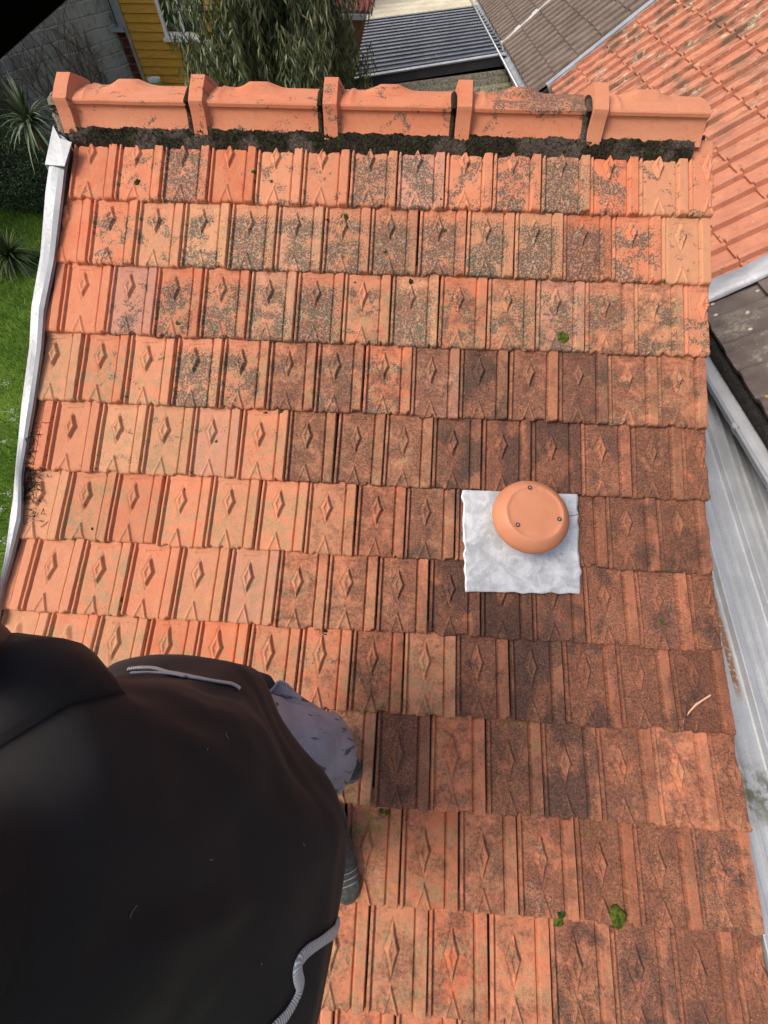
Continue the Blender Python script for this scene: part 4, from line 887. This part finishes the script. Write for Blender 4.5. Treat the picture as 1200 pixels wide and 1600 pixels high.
# ------------------------------------------------------------------ corrugated dark metal roof, pale strip, mossy sheet roof
def inter(px, py, P0, nrm): r = ray(px, py); return CAM + r * (((P0 - CAM) @ nrm) / (r @ nrm))
R0 = CAM + ray(787, 90) * 6.95; L0 = CAM + ray(555, 127) * 7.35; B0 = CAM + ray(755, 9) * 9.15
mn = np.cross(R0 - L0, B0 - L0); mn /= np.linalg.norm(mn); mn *= np.sign(mn[2])
TL, TR = inter(574, 31, R0, mn), inter(757, 8, R0, mn)
sh = thing('corrugated_roof', (L0 + R0) / 2 + (0, 0, -.3), 'dark blue-grey corrugated metal roof left of the brown roof', 'roof')
def sheet(A, B, C, D_, nrib, amp, nrm, mat, name, root, sharp=1.0, thick=.004, rev=0):
    """A-B front edge (along ribs), D-C back edge"""
    m = nrib * 10; G = []
    for i in range(m + 1):
        t_ = i / m; p0 = A * (1 - t_) + D_ * t_; p1 = B * (1 - t_) + C * t_; ph = (t_ * nrib) % 1; e = amp * (math.exp(-((ph - .5) / .16) ** 2) if sharp > 1 else .5 + .5 * (2 * abs(math.sin(math.pi * ph)) - 1))
        G.append([p0 * (1 - s_) + p1 * s_ + nrm * e for s_ in np.linspace(0, 1, 12)])
    G = np.array(G); mb = MB(); mb.loft([list(r) + [q - nrm * thick for q in r[::-1]] for r in G], cap=True); return mb.build(name, mat, root)
n = NT('slate_metal', .6, .3, .0); p = n.pos(); a = n.noise(p, 2, 4, .6); c = n.mix(n.ss(a, .3, .7), (.030, .036, .050), (.055, .062, .080)); c = n.mix(n.ma('MULTIPLY', n.ss(n.noise(p, 18, 4, .7), .55, .7), n.ss(n.ma('ABSOLUTE', n.ma('SUBTRACT', n.sep(p)[0], .28)), .22, .02)), c, (.20, .20, .16)); n.col(c); M['slate'] = n.m
sheet(L0, R0, TR, TL, 17, .045, mn, M['slate'], 'sheeting', sh, 2)
M['rib_light'] = simple('highlight_grey', (.15, .17, .20), (.22, .24, .27), 6, .5, .4)  # paler grey that paints highlights onto the rib crests
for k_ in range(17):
    t_ = (k_ + .5) / 17; mb = MB(); mb.tube([L0 * (1 - t_) + TL * t_ + mn * .06, R0 * (1 - t_) + TR * t_ + mn * .055], .015, 6); mb.build('rib_highlight', M['rib_light'], sh)  # added tubes, their pale colour imitates light catching each crest
mb = MB(); e_ = (R0 - L0) / np.linalg.norm(R0 - L0); mb.prism([L0 + mn * .045 - e_ * .03, R0 + mn * .045 + e_ * .03, R0 - mn * .09 + e_ * .03, L0 - mn * .09 - e_ * .03], np.cross(e_, mn) * -.03 if (np.cross(e_, mn)[1] > 0) else np.cross(e_, mn) * .03)
mb.build('fascia', simple('dark_fascia', (.035, .036, .038), (.05, .05, .052), 4), sh)
mb = MB(); mb.tube([L0 + mn * .05 - e_ * .03 - (0, .03, 0), R0 + mn * .05 + e_ * .03 - (0, .03, 0)], .022, 6); mb.build('edge_trim', M['galv'], sh)
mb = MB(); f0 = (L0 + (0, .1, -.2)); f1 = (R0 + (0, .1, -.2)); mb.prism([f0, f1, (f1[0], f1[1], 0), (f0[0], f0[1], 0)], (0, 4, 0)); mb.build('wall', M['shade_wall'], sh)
TL2, TR2 = inter(585, 8, R0 + (0, 0, .06), mn), inter(790, -14, R0 + (0, 0, .06), mn)
cr = thing('pale_roof', (TL + TR) / 2, 'cream corrugated roof strip at the top edge beyond the dark sheets', 'roof')
A_ = inter(572, 31, R0 + (0, 0, .06), mn); B_ = inter(762, 7, R0 + (0, 0, .06), mn)
sheet(A_, B_, inter(860, -40, R0 + (0, 0, .06), mn), inter(596, -18, R0 + (0, 0, .06), mn), 7, .03, mn, simple('cream_sheet', (.52, .47, .33), (.68, .63, .48), 2, .7), 'sheeting', cr, 2)
mb = MB(); mb.prism([A_ - (0, 0, .05), B_ - (0, 0, .05), (B_[0], B_[1], 0), (A_[0], A_[1], 0)], (0, .1, 0)); mb.build('wall', M['render'], cr)
# mossy fibre-cement roof in front of it
P0 = L0 + (-.3, 0, -.17); P1 = R0 + (.05, 0, -.17); d_ = np.array([.30, -3.2, -.42]); fn = np.cross(P1 - P0, d_); fn /= np.linalg.norm(fn); fn *= np.sign(fn[2])
n = NT('mossy_cement', .95, .1); p = n.pos(); a = n.noise(p, 3.5, 5, .7, .5); b = n.noise(p, 30, 5, .75); c = n.mix(n.ss(b, .35, .65), (.065, .060, .045), (.22, .20, .155)); c = n.mix(n.ma('MULTIPLY', n.ss(n.ma('ADD', n.ma('MULTIPLY', a, .7), n.ma('MULTIPLY', b, .3)), .43, .50), n.ss(n.sep(p)[1], 10.0, 9.0)), c, (.52, .52, .33)); c = n.mix(n.ss(n.noise(p, 10, 5, .7), .55, .65, 0, .7), c, (.10, .115, .04)); n.col(c); n.bump(b, .8, .02); M['cement'] = n.m
fc = thing('mossy_sheet_roof', (P0 + P1) / 2, 'old mossy fibre-cement sheet roof just behind the ridge', 'roof')
sheet(P0, P1, P1 + d_, P0 + d_, 14, .075, fn, M['cement'], 'sheeting', fc, 1)
mb = MB(); q = [P0 - (0, 0, .06), P1 - (0, 0, .06), P1 + d_ - (0, 0, .06), P0 + d_ - (0, 0, .06)]; qb = [np.array([v[0], v[1], 0]) for v in q]; mb.loft([qb, q], cap=True); mb.build('wall', M['shade_wall'], fc)
# red tiled house corner behind the tree
rh = thing('red_house', att(560, 8, 13.5) * (1, 1, 0), 'small red roofed brick house glimpsed beyond the tree', 'house')
ra, rb_ = att(528, 18, 13.4), att(583, 14, 13.4); rz = ra[2]
mb = MB()
G = []
for i in range(61):
    x = ra[0] - 1.4 + i * .045; ph = (i % 4) / 4.; G.append([np.array([min(x, rb_[0]), ra[1] + t_ * 2.6, rz + t_ * 1.2 + .03 * math.sin(2 * math.pi * ph) + .02 * (1 - (t_ * 9) % 1)]) for t_ in np.linspace(0, 1, 37)])
mb.grid(np.array(G)); mb.build('roof', simple('red_tile', (.30, .09, .065), (.42, .14, .10), 5, .7), rh)
mb = MB(); mb.box(((ra[0] - 1.3 + rb_[0]) / 2 + .0, ra[1] + 1.4, rz / 2 - .04), (rb_[0] - ra[0] + 1.1, 2.4, rz - .08)); mb.build('brick_wall', simple('red_wall', (.30, .14, .08), (.42, .21, .13), 9, .9, bump=.4), rh)
mb = MB(); mb.box(((ra[0] - 1.3 + rb_[0]) / 2, ra[1] - .06, rz - .10), (rb_[0] - ra[0] + 1.2, .06, .12)); mb.build('fascia', M['white'], rh)

# ------------------------------------------------------------------ grey metal roof below the right verge
zp = lambda x, y: np.array([x, y, CAM[2] - 1.98 - .066 * (2.32 - y)])
zn_ = np.array([0, -.066, 1.]); zn_ /= np.linalg.norm(zn_); zP0 = zp(0, 0)
a_, b_ = inter(1104, 660, zP0, zn_), inter(1200, 960, zP0, zn_); zd = (b_ - a_) / np.linalg.norm(b_ - a_); zc = np.cross(zn_, zd); zc = zc if zc[0] > 0 else -zc
print('zinc dir', zd, 'a', a_, 'b', b_)
mt = thing('metal_roof', b_ + (0, 0, -.1), 'pale grey ribbed sheet metal roof with a rust streak below the right verge', 'roof')
n = NT('grey_sheet', .42, .45, .35); p = n.pos(); a = n.noise(p, 3, 5, .6); b = n.noise(p, 220, 3, .6); c = n.mix(n.ss(a, .3, .7), (.36, .38, .40), (.50, .52, .54)); c = n.mix(n.ss(b, .45, .65, 0, .35), c, (.66, .68, .70))
tlz = n.sep(n.attr('tl'))     # x: across, y: along
rs = n.ma('MULTIPLY', n.ma('MULTIPLY', n.ss(n.ma('ABSOLUTE', n.ma('SUBTRACT', tlz[0], n.ma('MULTIPLY', n.noise(p, 12, 3), .012))), .026, .010), n.ss(tlz[1], .20, .32)), n.ss(tlz[1], .86, .74))
c = n.mix(n.ma('MULTIPLY', n.ma('MULTIPLY', rs, n.ss(n.noise(p, 45, 4, .7), .32, .50)), .95), c, (.30, .13, .045)); 
gr = n.ma('MULTIPLY', n.ss(n.noise(p, 14, 5, .7), .42, .58), n.ss(n.ma('ABSOLUTE', n.ma('SUBTRACT', tlz[2], .03)), .16, .02)); c = n.mix(n.ma('MULTIPLY', gr, .85), c, (.12, .125, .06)); c = n.mix(n.ss(n.noise(p, 5, 5, .65), .60, .78, 0, .3), c, (.30, .30, .27)); n.col(c); n.rough(n.ss(b, .3, .7, .5, .65)); M['greysheet'] = n.m
JO = inter(1150, 1224, zP0, zn_); jt_ = (JO - a_) @ zd; RO = inter(1128, 1000, zP0, zn_); rc = (RO - a_) @ zc
print('joint', jt_, 'rust', rc, (RO - a_) @ zd)
def rprof(c_):
    t = ((c_ - rc - .018) / .205) % 1.0
    return .034 * (ss((t - .10) / .04) * (1 - ss((t - .32) / .04))) + .014 * (ss((t - .58) / .02) * (1 - ss((t - .64) / .02))) + .010 * (ss((t - .80) / .02) * (1 - ss((t - .85) / .02)))
def msheet(l0, l1, lift, name):
    cs = np.arange(-.9, .62, .005); ls = np.linspace(l0, l1, 24); C_, L_ = np.meshgrid(cs, ls, indexing='ij'); E = rprof(C_) + lift
    P = a_ + C_[..., None] * zc + L_[..., None] * zd + E[..., None] * zn_
    rd = (RO - a_) @ zd; T = np.stack([C_ - rc, (L_ - (rd - .55)), L_ - jt_], -1).reshape(-1, 3)
    mb = MB(); mb.grid(P); N1 = len(mb.v); mb.grid(P - zn_ * .002); mb.f = [f for f in mb.f if min(mb.v[i][0] for i in f) > 1.345]; return mk(name, np.array(mb.v), mb.f, M['greysheet'], mt, None, False, {'tl': np.vstack([T, T])})
mb = MB(); mb.tube([a_ + c_ * zc + (jt_ + .05) * zd + (rprof(c_) + .009) * zn_ for c_ in np.arange(-.2, .6, .012)], .0045, 5); mb.build('lap_joint', simple('joint_grime', (.05, .055, .03), (.13, .14, .08), 60, .9), mt)
msheet(-1.6, jt_ + .05, .006, 'upper_sheet'); msheet(jt_ - .01, jt_ + 2.2, .0, 'lower_sheet')
mb = MB(); q = [zp(x, y) - (0, 0, .05) + (0, 0, CAM[2] * 0) for x, y in ((1.35, 3.0), (2.08, 3.0), (2.2, -2.2), (1.35, -2.2))]; mb.prism(q, -zn_ * .05); mb.build('deck', M['wood'], mt)
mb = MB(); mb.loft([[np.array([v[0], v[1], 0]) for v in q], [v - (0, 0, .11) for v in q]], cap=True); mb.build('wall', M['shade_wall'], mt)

# ================================================================== the person taking the picture
HUM = thing  # noqa
def W(x, y, z): return np.array([x, y, z]) + CAM          # offsets from the camera
def skin(name, joints, edges, mat, root_i, sub=2, origin=None):
    me = bpy.data.meshes.new(name); P = np.array([j[0] for j in joints]); origin = P[root_i] if origin is None else origin
    me.from_pydata((P - origin).tolist(), edges, []); me.materials.append(mat); o = bpy.data.objects.new(name, me); COL.objects.link(o); o.location = origin; ORG[o.name] = np.array(origin)
    md = o.modifiers.new('skin', 'SKIN'); md.use_smooth_shade = True
    for i, j in enumerate(joints):
        sv = me.skin_vertices[0].data[i]; r = j[1]; sv.radius = (r, r) if np.isscalar(r) else r; sv.use_root = (i == root_i)
    s_ = o.modifiers.new('sub', 'SUBSURF'); s_.levels = sub; s_.render_levels = sub
    return o
n = NT('skin_tone', .5, .4); n.col((.52, .28, .19)); n.b.inputs['Subsurface Weight'].default_value = .1; M['skin'] = n.m
n = NT('black_glove', .95, 0); n.col((.003, .003, .003)); M['glove'] = n.m
J = []; E_ = []
def j(p, r, parent=None):
    J.append((W(*p), r)); i = len(J) - 1
    if parent is not None: E_.append((parent, i))
    return i
BX, BY = -.42, -.17
pel = j((BX, BY, -1.10), (.13, .15)); ab_ = j((BX, BY, -.92), (.12, .15), pel); ch = j((BX, BY, -.70), (.12, .17), ab_); nk0 = j((BX, BY, -.53), .075, ch); nk = j((BX + .02, BY, -.44), .058, nk0)
h1 = j((BX + .045, BY, -.37), (.075, .07), nk); h2 = j((BX + .055, BY, -.28), (.092, .080), h1); h3 = j((BX + .045, BY, -.20), (.085, .078), h2); h4 = j((BX + .04, BY, -.155), (.05, .05), h3)
nose_ = j((BX + .155, BY, -.305), .012, h2)
# left arm (+Y) holds the camera phone, hand beside the lens; right arm hangs
ls = j((BX, BY + .19, -.60), .060, ch); le = j((-.66, .07, -.72), .048, ls); lm_ = j((-.47, .075, -.36), .040, le); lw = j((-.235, .045, .010), .028, lm_); lh = j((-.165, .055, .022), (.038, .020), lw)
rs_ = j((BX, BY - .20, -.60), .060, ch); re_ = j((BX - .02, BY - .30, -.88), .047, rs_); rw = j((BX + .10, BY - .34, -1.10), .028, re_); rh_ = j((BX + .16, BY - .345, -1.155), (.038, .020), rw)
# legs
Lh = j((-.40, -.07, -1.18), .105, pel); Lk = j((-.215, -.015, -1.52), .068, Lh); La = j((-.285, -.02, -1.83), .045, Lk); Lf = j((-.20, -.02, -1.885), .04, La)
Rh = j((-.40, -.28, -1.18), .105, pel); Rk = j((-.24, -.32, -1.54), .068, Rh); Ra = j((-.285, -.325, -1.90), .045, Rk); Rf = j((-.20, -.335, -1.955), .04, Ra)
def hand(base, d, side, up, spread, lens, curl, rad=.0095):
    d = np.array(d, float); d /= np.linalg.norm(d); side = np.array(side, float); side -= d * (side @ d); side /= np.linalg.norm(side); up = np.cross(side, d)
    B = np.array(base, float)
    for k in range(4):
        off = (k - 1.5) * .019; a = j(tuple(B + d * .045 + side * off), .011, None); E_.append((hb, a)); p = B + d * .045 + side * off; dd = d.copy(); pr = a
        for q in range(3):
            ang_ = curl[k] * (q + .6); v = math.cos(ang_) * d + math.sin(ang_) * up + side * spread * (k - 1.5); v /= np.linalg.norm(v); p = p + v * lens[k] * (.45, .32, .23)[q]; pr = j(tuple(p), rad * (1 - .1 * q), pr)
    p = B - side * .030 + d * .004; pr = j(tuple(p), .012, hb)
    for q in range(2): p = p + (d * .75 - side * .55 + up * .3) * .032; pr = j(tuple(p), .0105, pr)
hb = lh; hand(W(-.165, .055, .022) - CAM, (.85, -.10, .30), (0, -.3, 1), (0, 0, 1), .05, (.060, .072, .078, .070), (.10, .08, .05, .02))
# index finger crosses the corner of the lens
fi = []
for cx, cy, cz in ((-.093, -.066, .034), (-.080, -.076, .050), (-.070, -.089, .060), (-.050, -.104, .066)): fi.append(tuple(CM @ np.array([cx, cy, cz])))
hb = rh_; hand(W(BX + .16, BY - .345, -1.155) - CAM, (.45, -.05, -.85), (.1, 1, 0), (1, 0, 0), .06, (.068, .078, .074, .058), (.25, .28, .32, .38))
body = skin('person', J, E_, M['skin'], pel)
tag(body, 'person in black jacket and stained grey work trousers standing on the tiles, seen from above', 'person')
mb = MB(); mb.tube([W(-.165, .055, .022), (np.array(fi[0]) + (-.02, -.01, .0)) + CAM] + [np.array(f) + CAM for f in fi] , [.017, .014, .013, .013, .0155, .009], 14, flat=1.0)
mb.build('glove_finger', M['glove'], body, smooth=True)
# jacket
n = NT('black_softshell', .72, .35); p = n.pos(); n.col(n.mix(n.ss(n.noise(p, 5, 4), .3, .7), (.0085, .0080, .0085), (.016, .0145, .0148))); n.b.inputs['Sheen Weight'].default_value = .07; n.b.inputs['Sheen Roughness'].default_value = .5
n.b.inputs['Sheen Tint'].default_value = (.9, .75, .75, 1); n.bump(n.ma('ADD', n.noise(p, 900, 2, .5), n.ma('MULTIPLY', n.noise(p, 12, 3), 3)), .15, .003); M['jacket'] = n.m
SEC = [(-.47, -.40, -.17, .075, .080), (-.52, -.42, -.17, .115, .120), (-.56, -.43, -.17, .150, .205), (-.62, -.43, -.17, .175, .245), (-.72, -.42, -.17, .205, .262), (-.84, -.41, -.17, .250, .280), (-.94, -.405, -.17, .290, .298), (-1.02, -.395, -.165, .318, .328), (-1.09, -.39, -.165, .327, .345), (-1.13, -.39, -.168, .322, .350), (-1.17, -.41, -.18, .298, .345), (-1.22, -.42, -.19, .285, .330), (-1.255, -.42, -.20, .272, .310)]
SECa = np.array(SEC)
def jring(z, k=0., n_=120):
    s_ = [np.interp(-z, -SECa[:, 0], SECa[:, c_]) for c_ in (1, 2, 3, 4)]; out = []
    for q in range(n_):
        a = 2 * math.pi * q / n_; ca, sa = math.cos(a), math.sin(a); lo_ = min(1, max(0, (-z - .8) / .2)); e = 2 / (2.25 + 2.8 * (max(0, -ca) * max(0, sa) * 2) * lo_ + 2.6 * (max(0, ca) * max(0, -sa) * 2) * lo_ - 1.0 * (max(0, ca) * max(0, sa) * 2) ** .7 * lo_)
        x = abs(ca) ** e * math.copysign(1, ca); y = abs(sa) ** e * math.copysign(1, sa)
        f = (float(vnoise(np.array([a * 2.2 + z * 5.5, z * 5.0]), 3)) - .5) * .034 + (float(vnoise(np.array([a * 5.0 - z * 9, z * 13]), 4)) - .5) * .010
        f *= min(1, max(0, (-z - .5) / .15))
        out.append(W(s_[0] + x * (s_[2] + f + k), s_[1] + y * (s_[3] + f + k) - (.085 * x * s_[2] * max(0, y) ** .5 * lo_ if y > 0 else 0), z))
    return out
zs = list(np.linspace(-.47, -1.255, 70)); rings = [jring(z, .0015 * math.sin(z * 60) * (z < -1.0)) for z in zs]
rings += [[p * .94 + W(-.42, -.20, 0) * 0 + np.array([W(-.42, -.2, 0)[0] * .06, W(-.42, -.2, 0)[1] * .06, p[2] * .06]) + (0, 0, .004) for p in rings[-1]], [p * .94 + np.array([W(-.42, -.2, 0)[0] * .06, W(-.42, -.2, 0)[1] * .06, p[2] * .06]) + (0, 0, .06) for p in rings[-1]]]
mb = MB(); mb.loft(rings); jk = mb.build('jacket', M['jacket'], body, smooth=True)
JV, JF = list(mb.v), list(mb.f)
mb = MB(); mb.tube([W(-.43, -.02, -.62), W(-.50, .035, -.63), W(-.62, .065, -.70), W(-.665, .075, -.715), W(-.66, .085, -.66), W(-.56, .08, -.50), W(-.44, .07, -.31), W(-.33, .06, -.14), W(-.265, .05, -.035)], [.10, .095, .080, .074, .072, .068, .060, .054, .047], 22); mb.build('sleeve', M['jacket'], body, smooth=True)
mb = MB(); mb.tube([W(-.43, -.30, -.62), W(-.435, -.39, -.64), W(-.445, -.44, -.74), W(-.45, -.475, -.88), W(-.41, -.49, -.97), W(-.345, -.50, -1.07)], [.10, .10, .085, .075, .065, .050], 22); mb.build('sleeve', M['jacket'], body, smooth=True)
mb = MB(); mb.loft([[W(-.40 + r_ * math.cos(a), -.17 + r_ * 1.05 * math.sin(a), z) for a in np.linspace(0, 6.283, 41)[:-1]] for r_, z in ((.095, -.50), (.082, -.47), (.078, -.43), (.072, -.43), (.072, -.49))]); mb.build('collar', M['jacket'], body, smooth=True)
JB = BVHTree.FromPolygons([tuple(v) for v in JV], JF)
M['cord'] = NT('silver_cord', .5, .4).m
n = NT('braided_cord', .5, .45, .1); tl = n.sep(n.attr('tl')); wv = n.ma('SINE', n.ma('ADD', n.ma('MULTIPLY', tl[0], 1500), n.ma('MULTIPLY', tl[1], 3.)));
n.col(n.mix(n.ss(wv, -.6, .6), (.36, .37, .37), (.74, .75, .75))); n.bump(wv, .5, .001); M['cord'] = n.m
def cord(name, px, rad, off, flat=.6):
    pts = []; nr = []
    P_ = resamp([(x, y, 0) for x, y in px], 90)
    for x, y, _ in P_:
        h, nn = hit(JB, x, y)
        if h is None: continue
        if nn @ ray(x, y) > 0: nn = -nn
        pts.append(h + nn * off); nr.append(nn)
    if len(pts) < 5: print('cord miss', name); return
    pts = resamp(pts, 110); k = np.ones(7) / 7; pp = np.stack([np.convolve(np.pad(pts[:, c_], 3, mode='edge'), k, 'valid') for c_ in range(3)], -1)
    mb = MB(); mb.tube(pp, [rad * (1 + .12 * math.sin(i * .13)) for i in range(len(pp))], 12, flat=flat, up=tuple(np.mean(nr, axis=0)))
    s_ = np.concatenate([[0], np.cumsum(np.linalg.norm(np.diff(pp, axis=0), axis=1))])
    T = np.array([[s_[min(i // 12, len(pp) - 1)], (i % 12) / 12 * 6.283, 0] for i in range(len(mb.v))]); mk(name, np.array(mb.v), mb.f, M['cord'], jk, None, True, {'tl': T})
cord('drawcord', [(197, 1049), (215, 1046), (240, 1046), (262, 1053), (300, 1061), (335, 1067), (362, 1071), (374, 1079)], .0058, .004)
cord('drawcord', [(204, 1055), (235, 1054), (262, 1056), (290, 1061)], .0042, .005)
cord('drawcord', [(540, 1390), (533, 1412), (529, 1432), (520, 1455), (500, 1470), (477, 1485), (462, 1503), (462, 1522), (468, 1540), (459, 1562), (445, 1585), (425, 1606), (400, 1640)], .0098, .004, .4)
# trousers
n = NT('grey_denim', .85, .2); p = n.pos(); a = n.noise(p, 12, 4, .6); st = n.noise(n.vm('MULTIPLY', p, (9, 20, 5)), 1.6, 4, .6, .6); b = n.noise(p, 380, 2, .6)
c = n.mix(n.ss(a, .3, .7), (.34, .32, .36), (.46, .44, .48)); c = n.mix(n.ss(b, .4, .65, 0, .25), c, (.45, .44, .48)); c = n.mix(n.ma('MULTIPLY', n.ss(st, .585, .63), .8), c, (.075, .065, .065)); n.col(c); n.bump(n.ma('ADD', b, n.ma('MULTIPLY', a, 2)), .3, .004); M['denim'] = n.m
def leg(pts, rad, seed):
    P_ = resamp(pts, 46); R_ = np.interp(np.linspace(0, 1, 46), np.linspace(0, 1, len(rad)), rad); mb = MB(); rings = []
    for i in range(46):
        t = P_[min(i + 1, 45)] - P_[max(i - 1, 0)]; t /= np.linalg.norm(t); a = np.cross(t, (0, 1, 0)); a /= np.linalg.norm(a); b = np.cross(t, a); rg = []
        for q in range(48):
            th = 2 * math.pi * q / 48; f = 1 + .16 * (float(vnoise(np.array([math.cos(th) * 1.6 + 3 + i * .10, math.sin(th) * 1.6 + 3 + i * .22]), seed)) - .5) + .05 * math.sin(i * 1.1 + 2 * math.sin(th)) * (i > 24)
            rg.append(P_[i] + R_[i] * f * (math.cos(th) * a + math.sin(th) * b))
        rings.append(rg)
    mb.loft(rings, cap=True); return mb
mb = leg([W(-.41, -.075, -1.10), W(-.385, -.02, -1.22), W(-.27, .005, -1.38), W(-.185, -.005, -1.52), W(-.225, -.01, -1.68), W(-.27, -.015, -1.83)], [.16, .155, .135, .112, .090, .088], 5)
mb.add(*(lambda m: (m.v, m.f))(leg([W(-.41, -.26, -1.10), W(-.385, -.29, -1.22), W(-.29, -.31, -1.38), W(-.22, -.32, -1.54), W(-.25, -.325, -1.72), W(-.275, -.325, -1.90)], [.16, .15, .12, .095, .085, .088], 8)))
tr = mb.build('trousers', M['denim'], body, smooth=True)
# open hip pocket flap standing off the left hip
mb = MB(); G = []
for i, (x, y) in enumerate([(372, 1073), (384, 1060), (402, 1066), (420, 1062), (433, 1057), (437, 1064), (430, 1072), (412, 1084), (394, 1094)]):
    G.append([att(x, y, 1.17), att(x + (12 if i > 4 else 4), y + 30, 1.235)])
rg0 = [g[0] for g in G]; rg1 = [g[1] for g in G]
A = [att(x, y, t) for x, y, t in ((392, 1096, 1.16), (408, 1089, 1.165), (426, 1078, 1.17), (437, 1064, 1.18), (450, 1070, 1.21), (462, 1085, 1.24))]
B = [att(x, y, t) for x, y, t in ((430, 1150, 1.20), (455, 1145, 1.21), (480, 1140, 1.225), (500, 1128, 1.25), (515, 1122, 1.29), (522, 1118, 1.33))]
Cc = [att(x, y, t) for x, y, t in ((470, 1240, 1.24), (500, 1225, 1.25), (525, 1205, 1.27), (541, 1185, 1.30), (543, 1170, 1.36), (540, 1155, 1.42))]
mb = MB(); rings = [resamp(A, 20), resamp([(a + b) / 2 + (0, 0, .012) for a, b in zip(A, B)], 20), resamp(B, 20), resamp([(a + b) / 2 + (0, 0, .010) for a, b in zip(B, Cc)], 20), resamp(Cc, 20)]
GG = np.array([[np.array([np.interp(s_, [0, .25, .5, .75, 1], [rings[q][k][c_] for q in range(5)]) for c_ in range(3)]) for k in range(20)] for s_ in np.linspace(0, 1, 26)])
nz = (vnoise(np.stack(np.meshgrid(np.arange(26) * .35, np.arange(20) * .45, indexing='ij'), -1), 5) - .5) * .014; GG[..., 2] += nz
mb.loft([list(r) + [q - np.array([.004, .0, .010]) for q in r[::-1]] for r in GG], cap=True); pk = mb.build('pocket', M['denim'], body, smooth=True)
mb = MB(); mb.tube(GG[0] + (0, 0, .004), .0032, 6); mb.tube(GG[1] + (0, 0, .004), .0016, 6); mb.build('hem', simple('denim_edge', (.40, .38, .43), (.55, .53, .58), 200, .8), pk, smooth=True)
# dark under layer visible between jacket and pocket
mb = MB(); mb.tube([att(355, 1078, 1.14), att(380, 1072, 1.19), att(410, 1078, 1.22), att(432, 1090, 1.26)], [.05, .05, .045, .02], 14); mb.build('shirt', simple('dark_grey_knit', (.045, .042, .045), (.085, .08, .085), 300, .95), body, smooth=True)
# shoes
def shoe(tip, heel, zoff, lab=None):
    tip = np.array(tip); heel = np.array(heel); d = tip - heel; L_ = np.linalg.norm(d); d /= L_; up = np.array([0, .31, .95]); sd_ = np.cross(up, d); sd_ /= np.linalg.norm(sd_); up = np.cross(d, sd_)
    def rg(s_, w_, z0, z1, e=2.4):
        c_ = heel + d * L_ * s_; return [c_ + sd_ * w_ * math.copysign(abs(math.cos(a)) ** (2 / e), math.cos(a)) + up * ((z0 + z1) / 2 + (z1 - z0) / 2 * math.copysign(abs(math.sin(a)) ** (2 / e), math.sin(a))) for a in np.linspace(0, 6.283, 29)[:-1]]
    mb = MB(); mb.loft([rg(s_, w_, .018, z1) for s_, w_, z1 in ((0, .018, .05), (.03, .030, .08), (.12, .037, .105), (.3, .038, .11), (.5, .043, .085), (.7, .050, .068), (.85, .048, .058), (.94, .038, .048), (.99, .02, .035))], cap=True)
    o = mb.build('shoe', simple('worn_black_leather', (.045, .045, .042), (.11, .11, .10), 60, .5, .4, bump=.4), body, smooth=True)
    mb = MB(); mb.loft([rg(s_, w_, -.002, .024, 4) for s_, w_ in ((-.01, .02), (.03, .034), (.12, .041), (.3, .041), (.5, .047), (.7, .055), (.85, .053), (.95, .042), (1.015, .02))], cap=True); mb.build('sole', simple('grey_rubber', (.10, .11, .10), (.20, .21, .19), 60, .6), o, smooth=True)
    mb = MB()
    for q in range(3): mb.tube([p + up * .003 for p in rg(.62 + q * .07, .048 - .003 * q, .018, .078 - q * .007)[1:13]], .0022, 5)
    mb.build('stitching', simple('grey_thread', (.22, .23, .22), (.32, .33, .31), 60, .7), o)
    return o
t1 = onroof(561, 1208, .012)[0]; shoe(t1, t1 + np.array([-.27, .05, .02]), 0)
t2 = onroof(546, 1404, .012)[0]; shoe(t2, onroof(525, 1256, .012)[0] + np.array([-.01, 0, .01]), 0)
# hair and cap
mb = MB(); c_ = W(BX + .045, BY, -.245); mb.loft([[c_ + np.array([(.112) * math.sin(th) * math.cos(a) - .012, .098 * math.sin(th) * math.sin(a), .118 * math.cos(th) + (.02 * math.cos(a) * (th > 1))]) for a in np.linspace(0, 6.283, 33)[:-1]] for th in np.linspace(.02, 1.75, 14)], cap=True); mb.build('hair', simple('dark_hair', (.02, .013, .009), (.04, .028, .02), 90, .6), body, smooth=True)

mb = MB(); random.seed(21)
for q in range(6):
    x, y = random.uniform(150, 500), random.uniform(1120, 1560); h, nn = hit(JB, x, y)
    if h is None: continue
    if nn @ ray(x, y) > 0: nn = -nn
    d = np.array([random.gauss(0, 1), random.gauss(0, 1), random.gauss(0, 1)]); d -= nn * (d @ nn); d /= np.linalg.norm(d); e = np.cross(d, nn); L_ = random.uniform(.002, .006); mb.tube([h + nn * .001 - d * L_, h + nn * .0015 + e * L_ * .4, h + nn * .001 + d * L_], .00045, 4)
mb.build('lint', simple('lint', (.22, .19, .17), (.3, .27, .25), 50, .9), jk)['kind'] = 'stuff'
